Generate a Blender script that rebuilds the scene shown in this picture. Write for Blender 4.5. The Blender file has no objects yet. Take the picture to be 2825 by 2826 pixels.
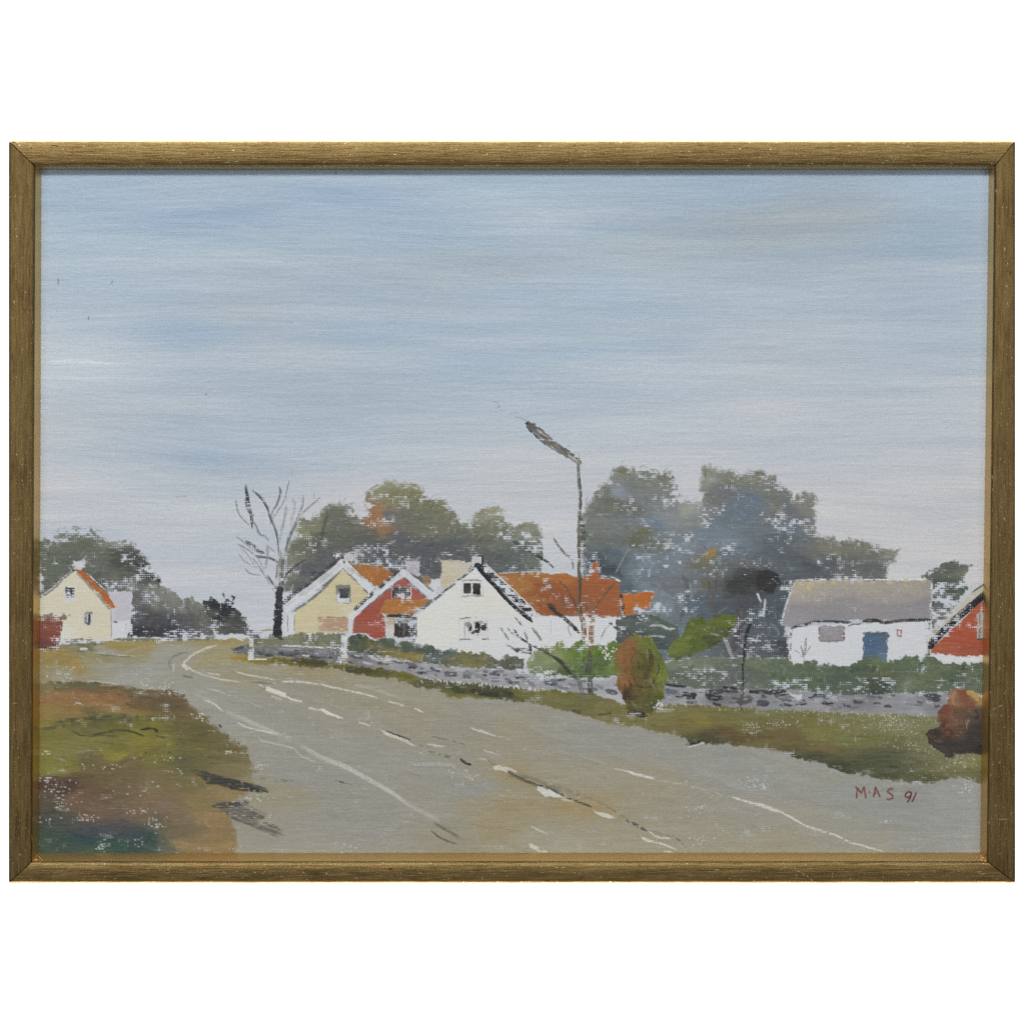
import bpy, math, random
import numpy as np

# =====================================================================
# A framed amateur oil painting (village road) in a worn gold frame,
# photographed straight on against a white backdrop.
# Length unit inside this script: one "unit" U = 0.2 mm.
# =====================================================================
U = 0.0002
CX, CY = 1412.5, 1413.0
CAM_D = 10000.0                      # camera distance in units (2 m)
rng = np.random.default_rng(91)
random.seed(91)
scene = bpy.context.scene
COL = scene.collection

# ---------------------------------------------------------------------
# paint engine: a raster of paint on canvas (colour, relief, motif id)
# ---------------------------------------------------------------------
G = 1.85                             # raster pitch in units
X0, X1, Y0, Y1 = 99.0, 2737.0, 459.0, 2364.0
W = int((X1 - X0) / G) + 1
H = int((Y1 - Y0) / G) + 1
xs = X0 + np.arange(W) * G
ys = Y0 + np.arange(H) * G

def vnoise(px, py, seed):
    r = np.random.default_rng(seed)
    nx, ny = int((X1 - X0) / px) + 3, int((Y1 - Y0) / py) + 3
    g = r.random((ny, nx)).astype(np.float32)
    fx, fy = (xs - X0) / px, (ys - Y0) / py
    ix, iy = fx.astype(int), fy.astype(int)
    tx, ty = (fx - ix).astype(np.float32), (fy - iy).astype(np.float32)
    tx, ty = tx * tx * (3 - 2 * tx), ty * ty * (3 - 2 * ty)
    a = g[:, ix] * (1 - tx) + g[:, ix + 1] * tx
    return a[iy] * (1 - ty)[:, None] + a[iy + 1] * ty[:, None]

def sstep(a, b, v):
    t = np.clip((v - a) / (b - a), 0, 1)
    return t * t * (3 - 2 * t)

def rank(v):
    q = np.quantile(v[::5, ::5], np.linspace(0, 1, 101))
    return np.interp(v, q, np.linspace(0, 1, 101)).astype(np.float32)

# canvas weave -------------------------------------------------------
PW = 6.1
wx = xs[None, :] / PW + 0.35 * vnoise(60, 40, 1)
wy = ys[:, None] / PW + 0.35 * vnoise(60, 40, 2)
cxw, cyw = 0.5 + 0.5 * np.cos(2 * np.pi * wx), 0.5 + 0.5 * np.cos(2 * np.pi * wy)
valley = (0.4 + 0.6 * cxw) * cyw
VR = rank(0.42 * valley + 0.62 * vnoise(8.5, 6.2, 3) + .34 * vnoise(26, 12, 103))
weave_h = (1 - valley) * 0.6 + 0.4 * (np.cos(2 * np.pi * wx) * np.cos(2 * np.pi * wy) * .5 + .5)
CL = np.clip(3.6 * rank(vnoise(64, 34, 4) + 0.6 * vnoise(20, 13, 5)) ** 4.2, 0, 3)   # where dots cluster
WBX = (vnoise(11, 9, 6) - .5) + 0.7 * (vnoise(5, 5, 8) - .5)
WBY = (vnoise(11, 9, 7) - .5) + 0.7 * (vnoise(5, 5, 9) - .5)
WLX, WLY = vnoise(70, 34, 10) - .5, vnoise(70, 34, 11) - .5
STRK = (vnoise(60, 3.2, 12) + vnoise(24, 2.4, 13) + .7 * vnoise(150, 7, 14)) / 2.7 - .5
SPK = vnoise(4.2, 4.0, 15) - .5

BARE = np.array([233, 235, 238], np.float32)
col = np.empty((H, W, 3), np.float32); col[:] = BARE
hgt = np.zeros((H, W), np.float32)
own = np.zeros((H, W), np.int16)

PARTS = [('canvas', None, None)]
def part(name, label=None, parent=None):
    PARTS.append((name, label, parent)); return len(PARTS) - 1

K = 2.994
ORG = dict(A=(100, 1280, K), B=(600, 1280, K), C=(1100, 1480, K), D=(1300, 1080, K), E=(1600, 1280, K),
           F=(2080, 1480, K), G=(1600, 1680, K), H=(100, 1700, K), I=(500, 1700, K), J=(900, 1840, K),
           K=(1500, 1840, K), L=(2080, 1840, K), Q=(0, 2000, 2.682), S=(0, 0, 1.0))
def P(*items):
    """P('A', (x,y), ..., 'B', (x,y), ...) -> list of points in units"""
    out, o = [], ORG['S']
    for it in items:
        if isinstance(it, str): o = ORG[it]
        elif len(it) == 2: out.append((o[0] + it[0] / o[2], o[1] + it[1] / o[2]))
        else: out.append((o[0] + it[0] / o[2], o[1] + it[1] / o[2], it[2]))
    return out

def win(pts, m):
    px = [p[0] for p in pts]; py = [p[1] for p in pts]
    a = max(0, int((min(px) - m - X0) / G)); b = min(W, int((max(px) + m - X0) / G) + 2)
    c = max(0, int((min(py) - m - Y0) / G)); d = min(H, int((max(py) + m - Y0) / G) + 2)
    if b <= a or d <= c: return None
    return slice(c, d), slice(a, b)

def curve(pts, n=5):
    if len(pts) < 3: return pts
    p = [pts[0]] + list(pts) + [pts[-1]]
    out = []
    for i in range(1, len(p) - 2):
        a, b, c, d = (np.array(q, float) for q in p[i - 1:i + 3])
        for k in range(n):
            t = k / n
            out.append(tuple(.5 * (2 * b + (c - a) * t + (2 * a - 5 * b + 4 * c - d) * t * t + (3 * b - a - 3 * c + d) * t ** 3)))
    out.append(tuple(pts[-1]))
    return out

def dots(s, dens):
    """1 where bare canvas shows, dens = wanted share"""
    return sstep(1 - dens - .05, 1 - dens + .07, VR[s])

def field(px, py, cps, asp=1.7, eps=90.0, pw=1.7):
    num = np.zeros(px.shape + (3,), np.float32); den = np.zeros(px.shape, np.float32)
    for (x, y, c) in cps:
        w = 1.0 / (((px - x) ** 2 + (asp * (py - y)) ** 2 + eps) ** pw)
        w = w.astype(np.float64)
        den = den + w; num = num + w[..., None] * np.array(c, np.float32)
    return (num / den[..., None]).astype(np.float32)

def region(pts, cps, owner, dry=0.0, edge=0.0, ew=8.0, wob=3.0, warp=26.0, streak=5.0, th=.25, spk=5.0, asp=1.7, a=1.0, soft=1.2, keep=False):
    """filled motif: polygon with wobbly dry-brushed border and a colour field"""
    s = win(pts, 12)
    if s is None: return
    px = xs[s[1]][None, :] + wob * WBX[s] * 2; py = ys[s[0]][:, None] + wob * WBY[s] * 2
    d2 = np.full(px.shape, 1e9); ins = np.zeros(px.shape, bool)
    n = len(pts)
    for i in range(n):
        ax, ay = pts[i][:2]; bx, by = pts[(i + 1) % n][:2]
        ex, ey = bx - ax, by - ay
        L = ex * ex + ey * ey + 1e-9
        t = np.clip(((px - ax) * ex + (py - ay) * ey) / L, 0, 1)
        d2 = np.minimum(d2, (px - ax - t * ex) ** 2 + (py - ay - t * ey) ** 2)
        if ay != by:
            ins ^= ((ay > py) != (by > py)) & (px < (bx - ax) * (py - ay) / (by - ay) + ax)
    sd = np.sqrt(d2) * np.where(ins, 1, -1)
    al = sstep(-soft, soft, sd)
    dens = .62 * dry * CL[s]
    if edge: dens = dens + .72 * edge * (.55 + .45 * CL[s]) * np.exp(-np.clip(sd, 0, None) / ew)
    if isinstance(cps, tuple): c = np.empty(px.shape + (3,), np.float32); c[:] = cps
    else: c = field(xs[s[1]][None, :] + warp * WLX[s] * 2 + 10 * WBX[s], ys[s[0]][:, None] + .6 * warp * WLY[s] * 2 + 5 * WBY[s], cps, asp)
    c = c + (STRK[s] * streak * 4 + SPK[s] * spk)[..., None]
    dm = dots(s, np.clip(dens, 0, .97)) if (dry or edge) else 0
    al = al * (1 - dm) * a
    col[s] = col[s] * (1 - al[..., None]) + c * al[..., None]
    hgt[s] = hgt[s] * (1 - al) + th * al
    if not keep: own[s][sd > 0] = owner
    return sd

def stroke(pts, w, rgb, a=1.0, dry=.15, owner=None, w2=None, bris=.35, th=.35, wob=1.2, taper=.12, smooth=True, rgb2=None, soft=1.0):
    if smooth: pts = curve(pts)
    w2 = w if w2 is None else w2
    s = win(pts, max(w, w2) * .5 + 5)
    if s is None: return
    px = xs[s[1]][None, :] + wob * WBX[s] * 1.6; py = ys[s[0]][:, None] + wob * WBY[s] * 1.6
    best = np.full(px.shape, 1e9); tt = np.zeros(px.shape); lat = np.zeros(px.shape)
    lens = [math.hypot(pts[i + 1][0] - pts[i][0], pts[i + 1][1] - pts[i][1]) + 1e-6 for i in range(len(pts) - 1)]
    tot = sum(lens); acc = 0
    for i, L in enumerate(lens):
        ax, ay = pts[i]; ex, ey = (pts[i + 1][0] - ax) / L, (pts[i + 1][1] - ay) / L
        u = np.clip((px - ax) * ex + (py - ay) * ey, 0, L)
        dx, dy = px - ax - u * ex, py - ay - u * ey
        d = dx * dx + dy * dy
        m = d < best
        best = np.where(m, d, best); tt = np.where(m, (acc + u) / tot, tt); lat = np.where(m, dx * -ey + dy * ex, lat)
        acc += L
    d = np.sqrt(best)
    hw = .5 * (w + (w2 - w) * tt)
    if taper: hw = hw * (.35 + .65 * np.minimum(sstep(-.02, taper, tt), sstep(-.02, taper, 1 - tt)))
    al = 1 - sstep(-soft, soft, d - hw)
    bn = np.interp(lat, np.linspace(-40, 40, 60), rng.random(60)) * .7 + .3 * np.interp(tt, np.linspace(0, 1, 12), rng.random(12))
    al = al * np.clip(1 - bris * 2.2 * (bn - .35).clip(0), 0, 1)
    if dry: al = al * (1 - dots(s, np.clip(dry * (.45 + .55 * CL[s]) * (1 + .6 * tt), 0, .95)))
    al = al * a
    c = np.array(rgb, np.float32)
    if rgb2 is not None: c = c + tt[..., None] * (np.array(rgb2, np.float32) - c)
    c = c + (SPK[s] * 8)[..., None] + (bn * 10 - 5)[..., None]
    col[s] = col[s] * (1 - al[..., None]) + c * al[..., None]
    hgt[s] += th * al * (bn - .3)
    if owner is not None: own[s][d < hw + .3] = owner

def S_(items, w, rgb, owner=None, w2=None, **k):
    """stroke with points and widths in enlarged coordinates"""
    o = ORG[items[0]][2]
    stroke(P(*items), w / o, rgb, owner=owner, w2=None if w2 is None else w2 / o, **k)

def lift(f, pts_, k):
    s = win(pts_, 6)
    m = (own[s] == f)[..., None] & (col[s].mean(-1, keepdims=True) < 170)
    g = col[s].mean(-1, keepdims=True)
    col[s] = np.where(m, (g + (col[s] - g) * .9) * k, col[s])

def fringe(pts_, owner, ymax, step=6.5, sw_=3.2, ln_=20):
    # feathery half-transparent brush ends along the top of a crown
    cxm = np.mean([p[0] for p in pts_]); cym = np.mean([p[1] for p in pts_]) + 40
    for (a, b) in zip(pts_[:-1], pts_[1:]):
        l = math.hypot(b[0] - a[0], b[1] - a[1])
        for k in range(max(1, int(l / step))):
            t = rng.random(); x, y = a[0] + (b[0] - a[0]) * t, a[1] + (b[1] - a[1]) * t
            if y > ymax or not (X0 + 30 < x < X1 - 30): continue
            dx, dy = x - cxm, y - cym; d = math.hypot(dx, dy) + 1e-6; dx, dy = dx / d, dy / d
            xi, yi = x - dx * 16, y - dy * 16
            c = col[int((yi - Y0) / G), int((xi - X0) / G)]
            if c.mean() > 165: continue
            c = c * .72 + np.array([176, 178, 166]) * .28 + rng.normal(0, 6)
            th = math.atan2(dy, dx) + rng.normal(.5, .5); L = ln_ * rng.uniform(.5, 1.2)
            ox, oy = x - dx * 9 + rng.normal(0, 4), y - dy * 9 + rng.normal(0, 4)
            stroke([(ox, oy), (ox + math.cos(th) * L * .6, oy + math.sin(th) * L * .6), (ox + math.cos(th + .7) * L, oy + math.sin(th + .7) * L)], sw_ * rng.uniform(.7, 1.5), c, a=.5, dry=.22, bris=.5, th=.25)

def dabs(pts, n, ln, w, ang, jit=10, owner=None, a=.75, dry=.15, aj=.5, tint=(0, 0, 0), bris=.5, th=.3):
    """short brush marks picking up the colour already there"""
    poly = np.array([p[:2] for p in pts]); mn, mx = poly.min(0), poly.max(0)
    k = 0
    for _ in range(n * 6):
        if k >= n: break
        x, y = rng.uniform(mn[0], mx[0]), rng.uniform(mn[1], mx[1])
        ins = False
        for i in range(len(poly)):
            (ax, ay), (bx, by) = poly[i], poly[(i + 1) % len(poly)]
            if (ay > y) != (by > y) and x < (bx - ax) * (y - ay) / (by - ay) + ax: ins = not ins
        if not ins or not (X0 + 3 < x < X1 - 3 and Y0 + 3 < y < Y1 - 3): continue
        k += 1
        c = col[int((y - Y0) / G), int((x - X0) / G)]
        if c.mean() > 190: continue
        c = c + rng.normal(0, jit) + np.array(tint) * rng.random()
        t = ang + rng.normal(0, aj); l = ln * rng.uniform(.5, 1.4)
        dx, dy = math.cos(t) * l / 2, math.sin(t) * l / 2
        bow = rng.normal(0, .18) * l
        stroke([(x - dx, y - dy), (x - dy * .3 * bow / l, y + dx * .3 * bow / l), (x + dx, y + dy)], w * rng.uniform(.6, 1.3), c, a=a, dry=dry, owner=owner, bris=bris, th=th, smooth=False)

def rect(o, x0, y0, x1, y1):
    return P(o, (x0, y0), (x1, y0), (x1, y1), (x0, y1))

# ---------------------------------------------------------------------
# SKY
# ---------------------------------------------------------------------
sky = part('painted_sky', 'pale blue painted sky with soft streaky clouds')
own[:] = sky
SKY = [(150, 480, (168, 192, 219)), (600, 620, (160, 185, 215)), (300, 560, (165, 189, 217)), (1000, 560, (166, 190, 219)), (1400, 500, (170, 194, 219)),
       (2000, 520, (166, 190, 217)), (2600, 520, (164, 191, 221)), (300, 750, (178, 199, 219)), (130, 680, (178, 199, 220)), (800, 800, (179, 195, 212)), (500, 740, (177, 197, 217)),
       (1200, 760, (178, 193, 207)), (1350, 740, (174, 189, 203)), (1500, 610, (184, 202, 220)), (1150, 630, (164, 189, 218)), (2100, 610, (166, 179, 190)), (2280, 600, (168, 181, 192)),
       (1800, 680, (176, 192, 204)), (2550, 650, (158, 183, 209)), (200, 1000, (206, 216, 228)), (280, 1003, (200, 211, 225)), (150, 900, (186, 203, 221)),
       (520, 920, (164, 188, 216)), (800, 960, (184, 198, 214)), (700, 870, (181, 195, 209)), (1300, 980, (176, 196, 219)), (1000, 930, (174, 195, 218)), (1700, 800, (170, 193, 218)),
       (1420, 800, (172, 194, 217)), (1750, 900, (186, 202, 219)), (1600, 960, (174, 196, 219)), (2100, 960, (190, 200, 215)), (2300, 820, (174, 195, 215)), (2600, 900, (180, 198, 217)), (2350, 760, (180, 197, 213)),
       (2400, 980, (187, 201, 216)), (2690, 800, (186, 201, 220)), (2680, 1100, (202, 208, 220)), (300, 1150, (190, 199, 213)), (600, 1230, (170, 191, 215)), (450, 1190, (176, 194, 214)),
       (900, 1200, (177, 196, 216)), (750, 1060, (182, 197, 213)), (1000, 1080, (184, 198, 212)), (1300, 1150, (183, 199, 216)), (1600, 1080, (182, 199, 217)), (1850, 1020, (184, 201, 219)),
       (2100, 1140, (206, 209, 219)), (1800, 1150, (194, 204, 218)), (2500, 1150, (200, 206, 218)), (200, 1350, (204, 209, 220)), (150, 1180, (199, 205, 217)), (600, 1400, (195, 205, 218)), (400, 1320, (196, 205, 218)),
       (1000, 1350, (206, 208, 218)), (1450, 1300, (203, 207, 216)), (2000, 1350, (206, 208, 217)), (2600, 1400, (206, 208, 216)), (300, 1600, (202, 208, 220)),
       (480, 1650, (203, 209, 221)), (1480, 1480, (205, 210, 219)), (2600, 1560, (208, 210, 217)), (2400, 1450, (208, 209, 215)), (700, 1750, (205, 210, 221))]
swx = 60 * (vnoise(420, 160, 31) - .5); swy = 40 * (vnoise(620, 260, 32) - .5) + 5 * (vnoise(240, 90, 33) - .5)
c = field(xs[None, :] + swx, ys[:, None] + swy, SKY, asp=3.0, eps=7000.0, pw=1.3)
def swirl(px, py, seed):                                   # streaks that bend with the brush
    r = np.random.default_rng(seed)
    yy = ys[:, None] + swy * 1.2 + 3 * (vnoise(240, 60, seed + 1) - .5)
    g = r.random((int((Y1 - Y0 + 200) / py) + 4, int((X1 - X0) / px) + 3)).astype(np.float32)
    fx = (xs - X0) / px; ix = fx.astype(int); tx = (fx - ix); tx = tx * tx * (3 - 2 * tx)
    fy = (yy - Y0 + 100) / py; iy = np.clip(fy.astype(int), 0, g.shape[0] - 2); ty = np.clip(fy - iy, 0, 1); ty = ty * ty * (3 - 2 * ty)
    IX = np.broadcast_to(ix[None, :], fy.shape); TX = tx[None, :]
    return (g[iy, IX] * (1 - TX) + g[iy, IX + 1] * TX) * (1 - ty) + (g[iy + 1, IX] * (1 - TX) + g[iy + 1, IX + 1] * TX) * ty
SW1, SW2, SW3 = swirl(420, 34, 41), swirl(200, 9, 44), swirl(70, 3.4, 47)
c += ((SW1 - .5) * 13)[..., None] * np.array([1.25, .85, .35]) + ((SW2 - .5) * 7 + (SW3 - .5) * 7)[..., None] * np.array([1.1, .9, .7]) + (SPK * 5)[..., None]
dm = dots((slice(0, H), slice(0, W)), np.clip(.012 * CL - .012 + .02 * sstep(1200, 1500, ys)[:, None], 0, .05)) * .4
col[:] = c * (1 - dm[..., None]) + BARE * dm[..., None]
hgt[:] = .15 + .42 * (SW3 - .5) + .2 * (SW2 - .5)
for _ in range(46):                                        # long bristle scratches and ridges
    x, y = rng.uniform(130, 2600), rng.uniform(490, 1330)
    l = rng.uniform(60, 260); sl = rng.normal(-.05, .07)
    cc = col[int((y - Y0) / G), int((x - X0) / G)] + rng.choice([-7, 8, 10])
    stroke([(x, y), (x + l * .5, y + l * .5 * sl - rng.uniform(-5, 8)), (x + l, y + l * sl)], rng.uniform(2, 5), cc, a=.55, dry=.3, th=.5)
for (x, y, dx, dy) in ((161, 768, 0, 16), (244, 873, -1, 10), (312, 776, -7, 7), (571, 1086, -5, 4), (927, 472, 1, 10)):   # stray hairs in the paint
    stroke([(x, y), (x + dx, y + dy)], 2.6, (128, 125, 120), dry=0, bris=0)
stroke(P('A', (1150, 270), (1200, 272), (1245, 268)), 3, (200, 165, 150), a=.7)
for k in range(7):                                          # the small bright cloud at the far left
    stroke([(150 + rng.normal(0, 8), 1000 + rng.normal(0, 3)), (215, 995 + rng.normal(0, 3)), (300 + rng.normal(0, 18), 1005 + rng.normal(0, 2))], rng.uniform(5, 9), (222, 227, 233), a=.34, dry=.15, bris=.5)
for (x0, y0, x1, y1) in ((560, 700, 900, 735), (500, 620, 760, 650), (1480, 605, 1800, 600), (1250, 960, 1700, 930), (1900, 960, 2350, 950), (1900, 1010, 2250, 1040), (2050, 1180, 2400, 1130), (700, 1330, 1100, 1290), (300, 860, 620, 880), (1500, 1010, 1900, 1000)):
    for k in range(5):                                     # pale wisps with a slight bend
        j = rng.normal(0, 12)
        stroke([(x0 + rng.normal(0, 30), y0 + j), ((x0 + x1) / 2, (y0 + y1) / 2 + j - rng.uniform(2, 12)), (x1 + rng.normal(0, 40), y1 + j)], rng.uniform(8, 18), (206, 213, 221), a=.16, dry=.1, bris=.9, soft=3)
for _ in range(14):
    x, y = rng.uniform(130, 2690), rng.uniform(480, 1400)
    stroke([(x, y), (x + rng.normal(0, 3), y + 1)], rng.uniform(1.5, 3), rng.choice([232, 150]) * np.array([1, 1, 1.01]), dry=0, a=.5)

# ---------------------------------------------------------------------
# ROAD AND GROUND BASE
# ---------------------------------------------------------------------
road = part('painted_road', 'grey beige painted road sweeping left towards the houses')
ROAD = P('H', (600, 400, (166, 164, 152)), (1000, 420, (166, 165, 157)), (600, 290, (166, 161, 142)), (1100, 280, (166, 163, 149)), (800, 500, (168, 167, 160)),
         (250, 500, (166, 156, 126)), (1300, 500, (164, 160, 142)), (1300, 650, (166, 164, 156)), (1500, 380, (170, 156, 114)), (1700, 420, (165, 153, 118)), (1700, 700, (163, 159, 149)),
         (1700, 870, (167, 165, 157)), (1800, 1100, (164, 159, 144)), (200, 380, (164, 136, 72)), (350, 400, (174, 142, 78)), (120, 330, (165, 138, 76)), (700, 230, (166, 144, 82)), (900, 215, (165, 147, 86)), (1500, 190, (170, 148, 88)), (100, 470, (158, 146, 102)),
         (560, 370, (160, 145, 98)), (480, 310, (122, 118, 80)), (330, 215, (128, 116, 88)), (450, 250, (165, 160, 142)),
         'I', (600, 450, (166, 156, 126)), (1100, 450, (166, 151, 114)), (1300, 600, (166, 154, 120)), (900, 600, (161, 156, 140)), (1500, 700, (164, 155, 128)), (700, 750, (161, 156, 143)),
         (1700, 600, (165, 156, 128)), (1000, 900, (162, 157, 145)), (1500, 900, (165, 158, 140)), (1800, 850, (165, 156, 132)), (800, 1000, (163, 160, 152)), (1200, 1100, (165, 162, 152)),
         (900, 1300, (158, 155, 150)), (700, 1200, (163, 157, 143)), (1300, 1350, (158, 155, 148)), (800, 1450, (165, 153, 119)), (1700, 1200, (165, 160, 150)), (650, 380, (165, 155, 116)),
         'J', (100, 250, (161, 151, 127)), (900, 300, (165, 156, 132)), (700, 450, (165, 153, 125)), (1400, 330, (160, 156, 147)), (1500, 450, (165, 153, 125)), (400, 700, (162, 158, 148)),
         (1000, 700, (162, 155, 137)), (1600, 620, (168, 155, 127)), (1000, 900, (162, 158, 147)), (1200, 980, (160, 157, 151)), (300, 1150, (160, 157, 148)), (300, 1350, (160, 156, 148)),
         (900, 1250, (165, 160, 146)), (1400, 900, (171, 151, 110)), (1500, 1150, (172, 153, 115)), (1400, 1350, (172, 155, 120)), (1050, 1400, (161, 151, 125)), (1700, 1450, (173, 163, 137)), (200, 1500, (166, 161, 150)),
         'K', (400, 600, (158, 156, 152)), (200, 500, (162, 158, 150)), (900, 620, (161, 159, 153)), (1500, 760, (162, 160, 157)), (1800, 900, (161, 159, 156)), (300, 900, (170, 158, 131)),
         (800, 1000, (172, 158, 127)), (300, 1150, (174, 151, 104)), (1200, 1200, (168, 158, 134)), (1700, 1150, (166, 161, 148)), (600, 1400, (175, 163, 132)), (1200, 1400, (172, 163, 137)),
         (1700, 1450, (170, 161, 137)), (200, 1500, (178, 169, 147)),
         'L', (300, 900, (166, 165, 162)), (700, 1100, (161, 161, 160)), (1200, 1200, (158, 158, 158)), (1700, 1200, (163, 164, 166)), (400, 1300, (171, 165, 146)), (900, 1450, (170, 163, 144)),
         (1400, 1450, (160, 160, 158)), (100, 1450, (172, 161, 132)), (1750, 1450, (165, 165, 166)))
ROAD = [(x, y, tuple(.66 * v + .34 * m for v, m in zip(c_, (165, 159, 144)))) if max(c_) - min(c_) < 48 and min(c_) > 95 else (x, y, c_) for x, y, c_ in ROAD]
region(P('S', (80, 1789), (250, 1770), (420, 1768), (600, 1762), (760, 1765), (1000, 1800), (1500, 1880), (1800, 1900), (2760, 1950), (2760, 2400), (80, 2400)),
       ROAD, road, dry=.018, edge=.4, ew=5, warp=30, streak=4.5, asp=2.2)
for _ in range(420):                                       # sweeping scumbles
    x, y = rng.uniform(330, 2650), rng.uniform(1870, 2345)
    c = col[int((y - Y0) / G), int((x - X0) / G)] + rng.normal(0, 6) * np.array([1, 1, 1.15])
    l = rng.uniform(40, 150); sl = rng.normal(.04, .08)
    stroke([(x - l / 2, y - l * sl), (x, y + rng.normal(0, 3)), (x + l / 2, y + l * sl)], rng.uniform(5, 16), c, a=.45, dry=.05, bris=.8, th=.25)
for _ in range(190):                                       # long soft strokes that follow the sweep of the road
    t = rng.random(); u_ = rng.uniform(-.05, 1.0)
    xa, ya = 760 + t * 1500, 1930 + t * 330 + (u_ - .45) * 330 * (.35 + t)
    if ya < 1900 + max(0, xa - 1500) * .21 or ya > 2345: continue
    l = rng.uniform(70, 190); sl = rng.uniform(.16, .40)
    cc = col[int((min(ya, Y1 - 4) - Y0) / G), int((xa - X0) / G)] * .55 + .45 * np.array(rng.choice([(176, 162, 132), (150, 149, 143), (180, 172, 150), (160, 150, 122)]), np.float32)
    stroke([(xa - l / 2, ya - l / 2 * sl), (xa, ya + rng.normal(0, 3)), (xa + l / 2, ya + l / 2 * sl)], rng.uniform(7, 20), cc, a=.42, dry=.06, bris=.9, soft=3)
for (cx_, cy_, n, r) in (('K', (1700, 960), 26, 34), ('L', (80, 980), 16, 26), ('L', (1080, 1280), 8, 12), ('L', (1760, 1005), 18, 26), ('K', (1290, 1420), 14, 30), ('J', (1140, 900), 24, 60), ('I', (640, 1240), 16, 22), ('I', (650, 1510), 14, 26), ('K', (1250, 1200), 18, 60), ('H', (120, 490), 14, 50), ('J', (130, 1500), 10, 30), ('H', (950, 590), 40, 60)):
    p = P(cx_, cy_)[0]
    for _ in range(n):
        x, y = p[0] + rng.normal(0, r * .6), p[1] + rng.normal(0, r * .25)
        stroke([(x, y), (x + rng.uniform(1, 5), y)], rng.uniform(2, 4), (214, 215, 214), dry=0, a=.8, bris=0)

# ---------------------------------------------------------------------
# LEFT: trees, hedge, conifers, cream house
# ---------------------------------------------------------------------
tl = part('painted_tree', 'rounded grey green tree behind the small cream house')
pl = P('A', (20, 645), (130, 598), (200, 545), (320, 508), (430, 530), (520, 590), (575, 655), (640, 658), (720, 625), (790, 660), (860, 740), (910, 800), (960, 860), (1005, 940), (1040, 1010), (980, 1080), (780, 1100), (600, 1100), (300, 980), (20, 1140))
region(pl, P('A', (300, 560, (112, 115, 92)), (120, 700, (100, 106, 92)), (400, 700, (96, 104, 88)), (700, 680, (128, 130, 112)), (250, 800, (92, 102, 90)), (100, 850, (92, 102, 88)), (500, 800, (98, 102, 90)),
             (750, 780, (74, 78, 72)), (860, 860, (70, 72, 68)), (980, 930, (72, 74, 70)), (600, 900, (96, 100, 90)), (700, 980, (92, 96, 86)), (500, 950, (84, 88, 82)), (100, 1020, (92, 96, 84)), (850, 1010, (110, 114, 104))),
       tl, dry=.13, edge=.7, ew=12, wob=5, soft=3)
lift(tl, pl, 1.08)
fringe(pl, tl, 1600)
dabs(pl, 220, 16, 6, -.6, owner=tl, jit=9)
for q in ((820, 830), (850, 900), (880, 920), (960, 940), (1000, 960), (830, 960), (930, 880), (890, 840)):
    S_(['A', q, (q[0] + 26, q[1] + 14)], 26, (48, 50, 50), tl, dry=.45)
hl = part('painted_hedge', 'dark grey painted hedge sloping down beside the cream house')
ph = P('A', (790, 1060), (860, 1030), (960, 990), (1060, 1015), (1160, 1070), (1200, 1125), (1290, 1100), (1340, 1150), (1400, 1170), (1440, 1260), (1480, 1440), (1300, 1440), (1000, 1440), (760, 1430), (785, 1350))
region(ph, P('A', (850, 1060, (100, 102, 100)), (830, 1200, (92, 93, 98)), (960, 1050, (122, 126, 116)), (1080, 1080, (134, 136, 126)), (1000, 1180, (112, 113, 100)), (940, 1280, (80, 81, 86)), (1180, 1180, (128, 130, 120)), (1290, 1160, (122, 124, 114)),
             (1100, 1300, (76, 77, 84)), (1240, 1270, (90, 90, 96)), (850, 1390, (48, 49, 54)), (950, 1400, (62, 62, 68)), (1120, 1400, (62, 62, 68)), (1250, 1400, (92, 92, 98)), (1400, 1300, (105, 106, 98)), (1380, 1410, (105, 106, 104)), (1330, 1240, (108, 112, 102))),
       hl, dry=.1, edge=.5, ew=9, wob=4)
dabs(ph, 130, 15, 8, 1.3, owner=hl, jit=8)
cf = part('painted_tree', 'almost black spiky conifers at the end of the dark hedge')
pc = P('A', (1370, 1125), (1420, 1140), (1440, 1100), (1500, 1135), (1540, 1160), (1560, 1125), (1610, 1130), (1650, 1200), (1700, 1250), (1735, 1260), (1755, 1370), (1720, 1400), (1500, 1410), (1430, 1300), (1400, 1190))
region(pc, P('A', (1500, 1160, (42, 43, 46)), (1590, 1200, (38, 39, 42)), (1560, 1270, (48, 50, 52)), (1450, 1240, (86, 90, 82)), (1680, 1290, (72, 74, 72)), (1500, 1350, (98, 102, 90)), (1620, 1340, (80, 82, 78)), (1720, 1360, (84, 86, 84))),
       cf, dry=.14, edge=.4, ew=7, wob=4)
for q in ((1545, 1070, 1555, 1110), (1610, 1090, 1640, 1110), (1640, 1100, 1620, 1130), (1385, 1130, 1410, 1180), (1440, 1100, 1455, 1150)):
    S_(['A', q[:2], q[2:]], 14, (55, 56, 58), cf, dry=.35)
S_(['A', (1700, 1395), (1850, 1400), (1950, 1395)], 44, (92, 94, 96), cf, dry=.75)

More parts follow.
